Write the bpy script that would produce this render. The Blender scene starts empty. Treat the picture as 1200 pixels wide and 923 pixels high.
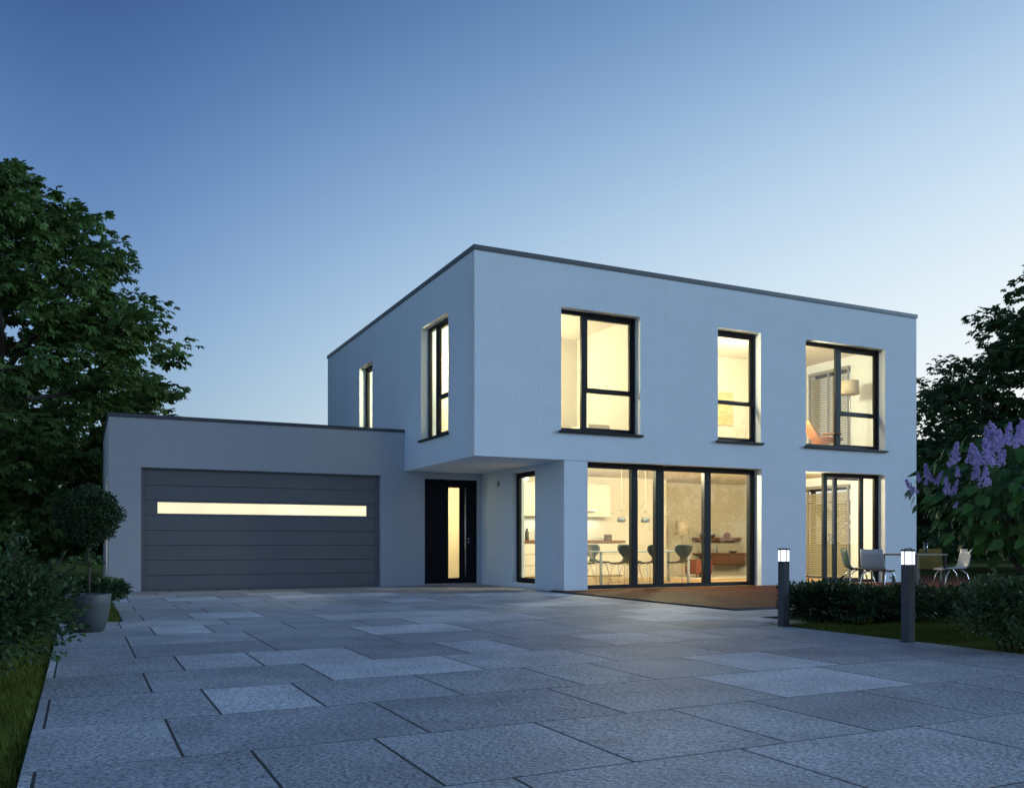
import bpy, math, random
import numpy as np
from mathutils import Vector, Matrix

S = bpy.context.scene
COL = S.collection
R = math.radians
PI = math.pi

# ------------------------------------------------------------------ camera
F = 1043.54                        # focal length in photo pixels (1200 wide)
CAM = (-6.656, -15.362, 0.964)
YAW = -0.451
cd = bpy.data.cameras.new('camera')
cd.sensor_width = 36.0
cd.sensor_fit = 'HORIZONTAL'
cd.lens = 36.0 * F / 1200.0
cd.shift_y = (636.4 - 461.5) / 1200.0
cd.clip_start = 0.05
cd.clip_end = 3000.0
cam = bpy.data.objects.new('camera', cd)
COL.objects.link(cam)
cam.location = CAM
cam.rotation_euler = (PI / 2, 0, YAW)
S.camera = cam
S.render.engine = 'CYCLES'
S.cycles.use_denoising = True
S.cycles.max_bounces = 8
S.cycles.diffuse_bounces = 4
S.cycles.glossy_bounces = 3
S.cycles.transmission_bounces = 4
S.cycles.transparent_max_bounces = 12
S.cycles.caustics_reflective = False
S.cycles.caustics_refractive = False
S.cycles.sample_clamp_indirect = 6.0

# ------------------------------------------------------------------ sky and sun
SUN_AZ = R(110)                    # clockwise from +Y (north); low to the right, behind the camera
SUN_EL = R(14)
world = bpy.data.worlds.new('World')
S.world = world
world.use_nodes = True
wn, wl = world.node_tree.nodes, world.node_tree.links
wn.clear()
sky = wn.new('ShaderNodeTexSky')
sky.sky_type = 'NISHITA'
sky.sun_disc = False
sky.sun_elevation = SUN_EL
sky.sun_rotation = SUN_AZ
sky.altitude = 200
sky.air_density = 1.0
sky.dust_density = 1.0
sky.ozone_density = 3.0
# dusk grading of the clear sky: dimmer towards the zenith and away from the afterglow, soft shoulder at the bright end
wtc = wn.new('ShaderNodeTexCoord')
wsep = wn.new('ShaderNodeSeparateXYZ')
wl.new(wtc.outputs['Generated'], wsep.inputs[0])
wdot = wn.new('ShaderNodeVectorMath')
wdot.operation = 'DOT_PRODUCT'
GLOW = R(90)
wdot.inputs[1].default_value = (math.sin(GLOW), math.cos(GLOW), 0)
wl.new(wtc.outputs['Generated'], wdot.inputs[0])
ssep = wn.new('ShaderNodeSeparateColor')
wl.new(sky.outputs[0], ssep.inputs[0])
scom = wn.new('ShaderNodeCombineColor')


def wmath(op, a, b=None, c=None):
    m = wn.new('ShaderNodeMath')
    m.operation = op
    for i, x in enumerate((a, b, c)):
        if x is None:
            continue
        if isinstance(x, (int, float)):
            m.inputs[i].default_value = x
        else:
            wl.new(x, m.inputs[i])
    return m.outputs[0]


zraw = wmath('MAXIMUM', wsep.outputs[2], 0.0)


def soft(x, k, gain):             # levels off away from the part of the sky the photograph shows
    q = wmath('MULTIPLY', x, 1.0 / k)
    return wmath('MULTIPLY', wmath('DIVIDE', x, wmath('SQRT', wmath('MULTIPLY_ADD', q, q, 1.0))), gain)


zup = wmath('SMOOTH_MIN', zraw, 0.56, 0.12)
zsq = wmath('MULTIPLY', zup, zup)
# darkest a quarter turn from the afterglow, a little brighter again on the opposite side
glow = soft(wmath('SMOOTH_MAX', wdot.outputs['Value'], wmath('MULTIPLY', wdot.outputs['Value'], -0.26), 0.12), 0.5, 1.0)
for ch, (ga, gz, gq, gd) in enumerate(((0.29, 2.93, -8.34, 3.78), (0.36, 2.50, -6.83, 3.20), (0.56, 2.66, -6.11, 2.24))):
    e1 = wmath('MULTIPLY_ADD', zsq, gq, wmath('MULTIPLY_ADD', zup, gz, ga))
    e2 = wmath('MULTIPLY_ADD', glow, gd, e1)
    gain = wmath('EXPONENT', e2)
    x = wmath('MULTIPLY', ssep.outputs[ch], gain)
    sh = wmath('EXPONENT', wmath('MULTIPLY', x, -0.1))
    wl.new(wmath('MULTIPLY', wmath('SUBTRACT', 1.0, sh), 10.3), scom.inputs[ch])
bg = wn.new('ShaderNodeBackground')
bg.inputs['Strength'].default_value = 0.1
wo = wn.new('ShaderNodeOutputWorld')
wl.new(scom.outputs[0], bg.inputs['Color'])
wl.new(bg.outputs[0], wo.inputs['Surface'])

sd = bpy.data.lights.new('sun', 'SUN')
sd.energy = 1.9
sd.angle = R(18)
sd.color = (0.42, 0.74, 1.0)
sun = bpy.data.objects.new('sun', sd)
COL.objects.link(sun)
sdir = Vector((math.sin(SUN_AZ) * math.cos(SUN_EL), math.cos(SUN_AZ) * math.cos(SUN_EL), math.sin(SUN_EL)))
sun.rotation_euler = sdir.to_track_quat('Z', 'Y').to_euler()
sun.location = (30, -30, 20)

S.view_settings.view_transform = 'Standard'
S.view_settings.look = 'None'
S.view_settings.gamma = 1.0
S.view_settings.exposure = 0.0
S.view_settings.use_curve_mapping = False

# ------------------------------------------------------------------ helpers
rng = np.random.default_rng(7)
random.seed(7)


def pix(u, fw):
    """ground position seen at photo column u at forward distance fw"""
    r = (u - 600.0) / F * fw
    c, s = math.cos(YAW), math.sin(YAW)
    return CAM[0] + r * c - fw * s, CAM[1] + r * s + fw * c


class MB:
    """collects shapes for one mesh object"""

    def __init__(self):
        self.v = []
        self.f = []
        self.sm = []

    def add(self, vs, fs, smooth=False):
        n = len(self.v)
        self.v.extend([tuple(p) for p in vs])
        self.f.extend([tuple(i + n for i in q) for q in fs])
        self.sm.extend([smooth] * len(fs))
        return self

    def box(self, x0, x1, y0, y1, z0, z1, b=0.0):
        if b <= 0:
            vs = [(x0, y0, z0), (x1, y0, z0), (x1, y1, z0), (x0, y1, z0), (x0, y0, z1), (x1, y0, z1), (x1, y1, z1), (x0, y1, z1)]
            return self.add(vs, [(0, 3, 2, 1), (4, 5, 6, 7), (0, 1, 5, 4), (1, 2, 6, 5), (2, 3, 7, 6), (3, 0, 4, 7)])
        b = min(b, (x1 - x0) * .45, (y1 - y0) * .45, (z1 - z0) * .45)
        vs = []
        for (z, i) in ((z0, b), (z0 + b, 0), (z1 - b, 0), (z1, b)):
            xa, xb, ya, yb = x0 + i, x1 - i, y0 + i, y1 - i
            if i:
                vs += [(xa, ya, z), (xb, ya, z), (xb, ya, z), (xb, yb, z), (xb, yb, z), (xa, yb, z), (xa, yb, z), (xa, ya, z)]
            else:
                vs += [(xa + b, ya, z), (xb - b, ya, z), (xb, ya + b, z), (xb, yb - b, z), (xb - b, yb, z), (xa + b, yb, z), (xa, yb - b, z), (xa, ya + b, z)]
        fs = [tuple(range(7, -1, -1)), tuple(range(24, 32))]
        for k in range(3):
            for i in range(8):
                j = (i + 1) % 8
                fs.append((k * 8 + i, k * 8 + j, k * 8 + 8 + j, k * 8 + 8 + i))
        return self.add(vs, fs)

    def tube(self, path, rad, n=8, cap=True):
        path = [Vector(p) for p in path]
        if not hasattr(rad, '__len__'):
            rad = [rad] * len(path)
        vs, fs = [], []
        up = Vector((0, 0, 1))
        prev = None
        for i, p in enumerate(path):
            t = (path[min(i + 1, len(path) - 1)] - path[max(i - 1, 0)]).normalized()
            if prev is None:
                a = t.cross(up)
                if a.length < 1e-3:
                    a = t.cross(Vector((1, 0, 0)))
                a.normalize()
            else:
                a = (prev - t * prev.dot(t)).normalized()
            prev = a
            b = t.cross(a)
            for k in range(n):
                an = 2 * PI * k / n
                vs.append(p + (a * math.cos(an) + b * math.sin(an)) * rad[i])
        for i in range(len(path) - 1):
            for k in range(n):
                k2 = (k + 1) % n
                fs.append((i * n + k, i * n + k2, (i + 1) * n + k2, (i + 1) * n + k))
        self.add(vs, fs, True)
        if cap:
            m = len(self.v) - len(vs)
            self.f.append(tuple(m + k for k in range(n - 1, -1, -1)))
            self.f.append(tuple(m + (len(path) - 1) * n + k for k in range(n)))
            self.sm += [False, False]
        return self

    def lathe(self, prof, n=32, cx=0, cy=0):
        vs, fs = [], []
        for (r, z) in prof:
            for k in range(n):
                a = 2 * PI * k / n
                vs.append((cx + r * math.cos(a), cy + r * math.sin(a), z))
        for i in range(len(prof) - 1):
            for k in range(n):
                k2 = (k + 1) % n
                fs.append((i * n + k, i * n + k2, (i + 1) * n + k2, (i + 1) * n + k))
        return self.add(vs, fs, True)

    def shell(self, prof, nx=9, th=0.012):
        """prof: (y, z, half width, dish) stations of a moulded seat shell"""
        m = len(prof)
        top, bot = [], []
        for i, (y, z, hw, cv) in enumerate(prof):
            a, c = prof[max(i - 1, 0)], prof[min(i + 1, m - 1)]
            t = Vector((0, c[0] - a[0], c[1] - a[1])).normalized()
            nrm = Vector((0, -t.z, t.y))
            for j in range(nx):
                s = -1 + 2 * j / (nx - 1)
                p = Vector((hw * s, y, z)) + nrm * (cv * s * s)
                top.append(p + nrm * th / 2)
                bot.append(p - nrm * th / 2)
        N = m * nx
        fs = []
        for i in range(m - 1):
            for j in range(nx - 1):
                a = i * nx + j
                fs.append((a, a + 1, a + nx + 1, a + nx))
                fs.append((N + a, N + a + nx, N + a + nx + 1, N + a + 1))
        ring = [j for j in range(nx)] + [i * nx + nx - 1 for i in range(1, m)] + [(m - 1) * nx + j for j in range(nx - 2, -1, -1)] + [i * nx for i in range(m - 2, 0, -1)]
        for k in range(len(ring)):
            a, b = ring[k], ring[(k + 1) % len(ring)]
            fs.append((a, N + a, N + b, b))
        return self.add(top + bot, fs, True)

    def mesh(self, name):
        me = bpy.data.meshes.new(name)
        me.from_pydata(self.v, [], self.f)
        me.polygons.foreach_set('use_smooth', self.sm)
        me.update()
        return me


def obj(name, me, material=None, parent=None, loc=None, rot=None, kind=None):
    if isinstance(me, MB):
        me = me.mesh(name)
    o = bpy.data.objects.new(name, me)
    COL.objects.link(o)
    if material is not None and me is not None and not me.materials:
        me.materials.append(material)
    if parent is not None:
        o.parent = parent
    if loc is not None:
        o.location = loc
    if rot is not None:
        o.rotation_euler = rot
    if kind:
        o['kind'] = kind
    return o


def tag(o, label, cat, group=None):
    o['label'] = label
    o['category'] = cat
    if group:
        o['group'] = group
    return o


def thing(name, label, cat, loc=(0, 0, 0), rz=0.0, group=None):
    o = bpy.data.objects.new(name, None)
    o.empty_display_size = 0.2
    COL.objects.link(o)
    o.location = loc
    o.rotation_euler = (0, 0, rz)
    return tag(o, label, cat, group)


def kids(o):
    return [c for c in bpy.data.objects if c.parent == o]


def copy_tree(o, parent=None):
    c = o.copy()
    COL.objects.link(c)
    c.parent = parent
    for ch in kids(o):
        copy_tree(ch, c)
    return c


# ------------------------------------------------------------------ materials
def mat(name, col, rough=0.6, metal=0.0, var=0.0, vscale=4.0, bump=0.0, bscale=60.0, bdist=0.01, spec=0.5,
        detail=6.0, stretch=None, objrand=0.0, island=0.0, island_col=None, trans=0.0, wear=0.0, streak=0.0):
    m = bpy.data.materials.new(name)
    m.use_nodes = True
    nt = m.node_tree
    n, l = nt.nodes, nt.links
    b = n['Principled BSDF']
    b.inputs['Roughness'].default_value = rough
    b.inputs['Metallic'].default_value = metal
    b.inputs['Specular IOR Level'].default_value = spec
    c4 = (*col, 1)
    b.inputs['Base Color'].default_value = c4
    tc = n.new('ShaderNodeTexCoord')
    vec = tc.outputs['Object']
    if stretch:
        mp = n.new('ShaderNodeMapping')
        mp.inputs['Scale'].default_value = stretch
        l.new(vec, mp.inputs['Vector'])
        vec = mp.outputs[0]
    colsock = None

    def hsv(fac_sock, lo, hi, src):
        mr = n.new('ShaderNodeMapRange')
        mr.inputs['From Min'].default_value = 0.0
        mr.inputs['From Max'].default_value = 1.0
        mr.inputs['To Min'].default_value = lo
        mr.inputs['To Max'].default_value = hi
        l.new(fac_sock, mr.inputs['Value'])
        mx = n.new('ShaderNodeMix')
        mx.data_type = 'RGBA'
        mx.blend_type = 'MULTIPLY'
        mx.inputs['Factor'].default_value = 1.0
        if src is None:
            mx.inputs[6].default_value = c4
        else:
            l.new(src, mx.inputs[6])
        l.new(mr.outputs[0], mx.inputs[7])
        return mx.outputs[2]
    if island and island_col:
        g = n.new('ShaderNodeNewGeometry')
        mx = n.new('ShaderNodeMix')
        mx.data_type = 'RGBA'
        mx.inputs[6].default_value = c4
        mx.inputs[7].default_value = (*island_col, 1)
        l.new(g.outputs['Random Per Island'], mx.inputs['Factor'])
        colsock = mx.outputs[2]
    if var:
        t = n.new('ShaderNodeTexNoise')
        t.inputs['Scale'].default_value = vscale
        t.inputs['Detail'].default_value = detail
        l.new(vec, t.inputs['Vector'])
        colsock = hsv(t.outputs['Fac'], 1 - var, 1 + var, colsock)
    if streak:
        mp2 = n.new('ShaderNodeMapping')
        mp2.inputs['Scale'].default_value = (2.2, 2.2, 0.12)
        l.new(tc.outputs['Object'], mp2.inputs['Vector'])
        t = n.new('ShaderNodeTexNoise')
        t.inputs['Scale'].default_value = 2.0
        t.inputs['Detail'].default_value = 9
        t.inputs['Roughness'].default_value = 0.7
        l.new(mp2.outputs[0], t.inputs['Vector'])
        colsock = hsv(t.outputs['Fac'], 1 - streak, 1 + streak, colsock)
    if objrand:
        oi = n.new('ShaderNodeObjectInfo')
        colsock = hsv(oi.outputs['Random'], 1 - objrand, 1 + objrand, colsock)
    if colsock is not None:
        l.new(colsock, b.inputs['Base Color'])
    if wear:
        t = n.new('ShaderNodeTexNoise')
        t.inputs['Scale'].default_value = 9
        t.inputs['Detail'].default_value = 8
        l.new(vec, t.inputs['Vector'])
        mr = n.new('ShaderNodeMapRange')
        mr.inputs['To Min'].default_value = rough - wear
        mr.inputs['To Max'].default_value = rough + wear
        l.new(t.outputs['Fac'], mr.inputs['Value'])
        l.new(mr.outputs[0], b.inputs['Roughness'])
    if bump:
        t = n.new('ShaderNodeTexNoise')
        t.inputs['Scale'].default_value = bscale
        t.inputs['Detail'].default_value = 5
        l.new(vec, t.inputs['Vector'])
        bp = n.new('ShaderNodeBump')
        bp.inputs['Strength'].default_value = bump
        bp.inputs['Distance'].default_value = bdist
        l.new(t.outputs['Fac'], bp.inputs['Height'])
        l.new(bp.outputs[0], b.inputs['Normal'])
    if trans:
        tr = n.new('ShaderNodeBsdfTranslucent')
        if colsock is not None:
            l.new(colsock, tr.inputs['Color'])
        else:
            tr.inputs['Color'].default_value = c4
        ms = n.new('ShaderNodeMixShader')
        ms.inputs[0].default_value = trans
        out = n['Material Output']
        l.new(b.outputs[0], ms.inputs[1])
        l.new(tr.outputs[0], ms.inputs[2])
        l.new(ms.outputs[0], out.inputs['Surface'])
    return m


def emit(name, col, strength):
    m = bpy.data.materials.new(name)
    m.use_nodes = True
    b = m.node_tree.nodes['Principled BSDF']
    b.inputs['Base Color'].default_value = (*col, 1)
    b.inputs['Emission Color'].default_value = (*col, 1)
    b.inputs['Emission Strength'].default_value = strength
    return m


def glass_mat(name, r0=0.055, tint=(0.97, 0.98, 0.97)):
    m = bpy.data.materials.new(name)
    m.use_nodes = True
    nt = m.node_tree
    n, l = nt.nodes, nt.links
    n.remove(n['Principled BSDF'])
    tr = n.new('ShaderNodeBsdfTransparent')
    tr.inputs['Color'].default_value = (*tint, 1)
    gl = n.new('ShaderNodeBsdfGlossy')
    gl.inputs['Roughness'].default_value = 0.0
    lw = n.new('ShaderNodeLayerWeight')
    lw.inputs['Blend'].default_value = 0.5
    pw = n.new('ShaderNodeMath')
    pw.operation = 'POWER'
    pw.inputs[1].default_value = 5.0
    ma = n.new('ShaderNodeMath')
    ma.operation = 'MULTIPLY_ADD'
    ma.inputs[1].default_value = 1 - r0
    ma.inputs[2].default_value = r0
    ms = n.new('ShaderNodeMixShader')
    l.new(lw.outputs['Facing'], pw.inputs[0])
    l.new(pw.outputs[0], ma.inputs[0])
    l.new(ma.outputs[0], ms.inputs[0])
    l.new(tr.outputs[0], ms.inputs[1])
    l.new(gl.outputs[0], ms.inputs[2])
    l.new(ms.outputs[0], n['Material Output'].inputs['Surface'])
    return m


def stone_mat():
    m = bpy.data.materials.new('granite_slab')
    m.use_nodes = True
    nt = m.node_tree
    n, l = nt.nodes, nt.links
    b = n['Principled BSDF']
    tc = n.new('ShaderNodeTexCoord')
    oi = n.new('ShaderNodeObjectInfo')
    ml = n.new('ShaderNodeMath')
    ml.operation = 'MULTIPLY'
    ml.inputs[1].default_value = 137.0
    l.new(oi.outputs['Random'], ml.inputs[0])
    ad = n.new('ShaderNodeVectorMath')
    ad.operation = 'ADD'
    l.new(tc.outputs['Object'], ad.inputs[0])
    l.new(ml.outputs[0], ad.inputs[1])
    # fine salt and pepper grain
    g = n.new('ShaderNodeTexNoise')
    g.inputs['Scale'].default_value = 58
    g.inputs['Detail'].default_value = 6
    g.inputs['Roughness'].default_value = 0.7
    l.new(ad.outputs[0], g.inputs['Vector'])
    gr = n.new('ShaderNodeValToRGB')
    e = gr.color_ramp.elements
    e[0].position, e[0].color = 0.35, (0.085, 0.092, 0.108, 1)
    e[1].position, e[1].color = 0.60, (0.45, 0.475, 0.525, 1)
    e2 = gr.color_ramp.elements.new(0.46)
    e2.color = (0.305, 0.324, 0.362, 1)
    l.new(g.outputs['Fac'], gr.inputs[0])
    # cloudy tone over a slab
    c = n.new('ShaderNodeTexNoise')
    c.inputs['Scale'].default_value = 2.2
    c.inputs['Detail'].default_value = 7
    l.new(ad.outputs[0], c.inputs['Vector'])
    cm = n.new('ShaderNodeMapRange')
    cm.inputs['From Min'].default_value = 0.3
    cm.inputs['From Max'].default_value = 0.7
    cm.inputs['To Min'].default_value = 0.82
    cm.inputs['To Max'].default_value = 1.15
    l.new(c.outputs['Fac'], cm.inputs['Value'])
    # slab to slab tone: most mid grey, some paler
    rr = n.new('ShaderNodeValToRGB')
    rr.color_ramp.interpolation = 'LINEAR'
    q = rr.color_ramp.elements
    q[0].position, q[0].color = 0.0, (0.76, 0.77, 0.79, 1)
    q[1].position, q[1].color = 1.0, (1.45, 1.45, 1.43, 1)
    q2 = rr.color_ramp.elements.new(0.65)
    q2.color = (1.0, 1.0, 1.0, 1)
    l.new(oi.outputs['Random'], rr.inputs[0])
    m1 = n.new('ShaderNodeMix')
    m1.data_type = 'RGBA'
    m1.blend_type = 'MULTIPLY'
    m1.inputs['Factor'].default_value = 1
    l.new(gr.outputs[0], m1.inputs[6])
    l.new(cm.outputs[0], m1.inputs[7])
    m2 = n.new('ShaderNodeMix')
    m2.data_type = 'RGBA'
    m2.blend_type = 'MULTIPLY'
    m2.inputs['Factor'].default_value = 1
    l.new(m1.outputs[2], m2.inputs[6])
    l.new(rr.outputs[0], m2.inputs[7])
    gp = n.new('ShaderNodeNewGeometry')
    st = n.new('ShaderNodeTexNoise')
    st.inputs['Scale'].default_value = 0.55
    st.inputs['Detail'].default_value = 8
    st.inputs['Roughness'].default_value = 0.6
    l.new(gp.outputs['Position'], st.inputs['Vector'])
    sm = n.new('ShaderNodeMapRange')
    sm.inputs['From Min'].default_value = 0.35
    sm.inputs['From Max'].default_value = 0.65
    sm.inputs['To Min'].default_value = 0.84
    sm.inputs['To Max'].default_value = 1.10
    l.new(st.outputs['Fac'], sm.inputs['Value'])
    m3 = n.new('ShaderNodeMix')
    m3.data_type = 'RGBA'
    m3.blend_type = 'MULTIPLY'
    m3.inputs['Factor'].default_value = 1
    l.new(m2.outputs[2], m3.inputs[6])
    l.new(sm.outputs[0], m3.inputs[7])
    l.new(m3.outputs[2], b.inputs['Base Color'])
    b.inputs['Roughness'].default_value = 0.62
    b.inputs['Specular IOR Level'].default_value = 0.4
    # pitted relief
    v = n.new('ShaderNodeTexNoise')
    v.inputs['Scale'].default_value = 32
    v.inputs['Detail'].default_value = 4
    mp = n.new('ShaderNodeMapping')
    mp.inputs['Scale'].default_value = (0.8, 1.3, 1)
    mp.inputs['Rotation'].default_value = (0, 0, 0.5)
    l.new(ad.outputs[0], mp.inputs['Vector'])
    l.new(mp.outputs[0], v.inputs['Vector'])
    bp = n.new('ShaderNodeBump')
    bp.inputs['Strength'].default_value = 1.0
    bp.inputs['Distance'].default_value = 0.016
    l.new(v.outputs['Fac'], bp.inputs['Height'])
    l.new(bp.outputs[0], b.inputs['Normal'])
    return m


M = {}
M['plaster'] = mat('plaster_textured', (0.70, 0.775, 0.875), 0.85, var=0.06, vscale=1.3, bump=0.36, bscale=30, bdist=0.02, streak=0.045, spec=0.2, stretch=(0.7, 0.7, 1.6))
M['plaster_smooth'] = mat('plaster_smooth', (0.67, 0.81, 0.95), 0.85, var=0.05, vscale=0.8, bump=0.15, bscale=90, bdist=0.006, spec=0.2)
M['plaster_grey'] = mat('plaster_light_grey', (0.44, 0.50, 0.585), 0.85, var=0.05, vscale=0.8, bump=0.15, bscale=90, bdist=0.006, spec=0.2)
M['frame'] = mat('anthracite_frame', (0.009, 0.012, 0.018), 0.5, wear=0.06, spec=0.22)
M['coping'] = mat('coping_metal', (0.07, 0.086, 0.11), 0.5, metal=0.2, wear=0.08)
M['gdoor'] = mat('garage_door_steel', (0.13, 0.155, 0.19), 0.45, wear=0.05, bump=0.05, bscale=200, bdist=0.002)
M['entry'] = mat('entry_door', (0.010, 0.012, 0.017), 0.6, wear=0.05, spec=0.12)
M['steel'] = mat('brushed_steel', (0.55, 0.56, 0.58), 0.3, metal=1.0)
M['chrome'] = mat('chrome', (0.7, 0.72, 0.75), 0.18, metal=1.0)
M['glass'] = glass_mat('window_glass')
M['drinkglass'] = glass_mat('drinking_glass', 0.12, (0.8, 0.85, 0.85))
M['lit_frost'] = emit('lit_frosted_pane', (1.0, 0.88, 0.56), 1.0)
_n, _l = M['lit_frost'].node_tree.nodes, M['lit_frost'].node_tree.links
_tc, _no, _mr = _n.new('ShaderNodeTexCoord'), _n.new('ShaderNodeTexNoise'), _n.new('ShaderNodeMapRange')
_no.inputs['Scale'].default_value = 0.9
_mr.inputs['From Min'].default_value, _mr.inputs['From Max'].default_value = 0.3, 0.7
_mr.inputs['To Min'].default_value, _mr.inputs['To Max'].default_value = 0.82, 1.12
_l.new(_tc.outputs['Object'], _no.inputs['Vector'])
_l.new(_no.outputs['Fac'], _mr.inputs['Value'])
_l.new(_mr.outputs[0], _n['Principled BSDF'].inputs['Emission Strength'])
M['stone'] = stone_mat()
M['bed'] = mat('joint_bedding', (0.025, 0.026, 0.03), 0.9, var=0.3, vscale=40)
M['deck'] = mat('hardwood_deck', (0.092, 0.027, 0.011), 0.7, spec=0.1, var=0.35, vscale=3.0, stretch=(0.5, 9, 9), objrand=0.22, bump=0.2, bscale=14, bdist=0.004)
M['lawn'] = mat('lawn', (0.070, 0.105, 0.018), 0.95, var=0.5, vscale=5.0, bump=0.8, bscale=45, bdist=0.03, spec=0.1, detail=10)
M['grass'] = mat('grass_blade', (0.060, 0.090, 0.012), 0.7, island=1, island_col=(0.14, 0.17, 0.028), trans=0.2, spec=0.2)
M['soil'] = mat('soil', (0.03, 0.022, 0.015), 0.95, var=0.4, vscale=30, bump=0.8, bscale=50)
M['bark'] = mat('bark', (0.055, 0.045, 0.038), 0.9, var=0.4, vscale=9, bump=0.8, bscale=22, bdist=0.03, stretch=(1, 1, 0.3))
M['leaf_tree'] = mat('chestnut_leaf', (0.042, 0.100, 0.030), 0.5, island=1, island_col=(0.140, 0.220, 0.062), trans=0.3, spec=0.2)
M['leaf_far'] = mat('far_tree_leaf', (0.036, 0.080, 0.032), 0.6, island=1, island_col=(0.085, 0.150, 0.052), trans=0.25, spec=0.2)
M['leaf_bush'] = mat('bush_leaf', (0.016, 0.042, 0.016), 0.5, island=1, island_col=(0.075, 0.125, 0.045), trans=0.2, spec=0.25)
M['leaf_light'] = mat('light_shrub_leaf', (0.045, 0.100, 0.040), 0.5, island=1, island_col=(0.130, 0.200, 0.085), trans=0.2, spec=0.35)
M['leaf_topiary'] = mat('topiary_leaf', (0.013, 0.033, 0.013), 0.55, island=1, island_col=(0.040, 0.072, 0.026), trans=0.15, spec=0.2)
M['leaf_hedge'] = mat('hedge_leaf', (0.018, 0.045, 0.018), 0.5, island=1, island_col=(0.050, 0.090, 0.030), trans=0.2, spec=0.3)
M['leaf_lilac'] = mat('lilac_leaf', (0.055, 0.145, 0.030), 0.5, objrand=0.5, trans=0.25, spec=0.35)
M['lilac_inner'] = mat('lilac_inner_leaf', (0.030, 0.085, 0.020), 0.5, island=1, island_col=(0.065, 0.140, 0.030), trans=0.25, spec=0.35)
M['blossom'] = mat('lilac_blossom', (0.42, 0.32, 0.66), 0.6, island=1, island_col=(0.68, 0.58, 0.88), trans=0.3, spec=0.2)
M['pot'] = mat('stone_pot', (0.048, 0.060, 0.067), 0.6, var=0.12, vscale=5, bump=0.1, bscale=80)
M['bollard'] = mat('bollard_coat', (0.036, 0.046, 0.066), 0.42, wear=0.07)
M['bollard_glass'] = emit('bollard_diffuser', (0.93, 0.97, 1.0), 2.0)
# indoor surfaces
M['iwall'] = mat('indoor_wall_paint', (0.62, 0.595, 0.53), 0.9, spec=0.2)
M['iwall_dim'] = mat('indoor_wall_dimmed', (0.60, 0.565, 0.48), 0.9, spec=0.2)  # weaker light of the living end put into the wall colour; reused on the chest
M['iceil'] = mat('indoor_ceiling', (0.66, 0.64, 0.60), 0.9, spec=0.2)
M['ifloor'] = mat('indoor_floor', (0.50, 0.33, 0.17), 0.4, var=0.25, vscale=2, stretch=(0.6, 8, 1))
M['cabinet'] = mat('white_cabinet', (0.62, 0.60, 0.55), 0.4)
M['walnut'] = mat('walnut_wood', (0.13, 0.055, 0.028), 0.45, var=0.3, vscale=3, stretch=(1, 8, 8))
M['chair_blue'] = mat('dining_chair_lacquer', (0.028, 0.046, 0.062), 0.35)
M['shade'] = mat('fabric_lamp_shade', (0.70, 0.62, 0.48), 0.8, trans=0.3)
M['pendant'] = mat('pendant_grey', (0.075, 0.095, 0.115), 0.4)
M['red'] = mat('rust_red_upholstery', (0.17, 0.045, 0.025), 0.7, bump=0.2, bscale=150)
M['tan'] = mat('tan_leather', (0.50, 0.22, 0.11), 0.5, var=0.1, vscale=8)
M['blind'] = mat('blind_slat', (0.30, 0.28, 0.20), 0.6)
M['shutterbox'] = mat('blind_box', (0.20, 0.21, 0.22), 0.5)
M['canvas'] = mat('painted_canvas', (0.50, 0.44, 0.24), 0.8, var=0.6, vscale=2.5, stretch=(1, 1, 4))
M['white'] = mat('white_ceramic', (0.8, 0.8, 0.78), 0.3)
M['bluegrey'] = mat('blue_grey_ceramic', (0.22, 0.28, 0.34), 0.4)
M['rug'] = mat('pale_rug', (0.70, 0.66, 0.56), 0.95, bump=0.4, bscale=120)
M['shell_white'] = mat('white_seat_shell', (0.50, 0.53, 0.58), 0.4)
M['shell_green'] = mat('green_seat_shell', (0.17, 0.29, 0.24), 0.3, trans=0.2)
M['shell_yellow'] = mat('olive_seat_shell', (0.30, 0.24, 0.05), 0.5, trans=0.35)
M['table'] = mat('table_top_wood', (0.16, 0.11, 0.07), 0.5, var=0.2, vscale=6)
M['dark'] = mat('dark_metal', (0.03, 0.033, 0.04), 0.45)
M['plastic'] = mat('grey_plastic', (0.35, 0.36, 0.37), 0.5)
M['lamp_warm'] = emit('warm_lamp_diffuser', (1.0, 0.86, 0.58), 3.0)

# ------------------------------------------------------------------ ground
XG, W, D, H, ZO, YG, ZG, XR = -6.157, 11.824, 11.036, 6.575, 2.612, 4.007, 3.558, 1.933
DRIVE_L, DRIVE_R = -6.89, 0.74

# lawn sheet to the horizon, a little uneven, flat and low under the paving and the house
def ground():
    xs = np.concatenate([np.array([-1200, -500, -200, -90, -50, -35]), np.arange(-26, 44, 1.0), np.array([52, 70, 110, 220, 500, 1200])])
    ys = np.concatenate([np.array([-1200, -500, -200, -90, -50, -35]), np.arange(-26, 52, 1.0), np.array([60, 80, 130, 240, 500, 1200])])
    X, Y = np.meshgrid(xs, ys)
    Z = 0.02 * np.sin(X * 0.9 + 1) * np.cos(Y * 0.7) + 0.015 * np.sin(X * 2.1 + Y * 1.7) - 0.045
    v = np.stack([X, Y, Z], -1).reshape(-1, 3)
    nx, ny = len(xs), len(ys)
    f = []
    for j in range(ny - 1):
        for i in range(nx - 1):
            a = j * nx + i
            f.append((a, a + 1, a + nx + 1, a + nx))
    me = bpy.data.meshes.new('lawn_ground')
    me.from_pydata(v.tolist(), [], f)
    me.polygons.foreach_set('use_smooth', [True] * len(f))
    return obj('lawn_ground', me, M['lawn'], kind='structure')


ground()

# paved drive: bedding sheet plus one object for each slab
ROWY = [-15.91, -14.95, -13.98, -13.02] + [-12.06 + 0.9665 * k for k in range(17)]
ROWY = [y for y in ROWY if y < YG - 0.12]
ROWY.append(YG + 0.06)


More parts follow.
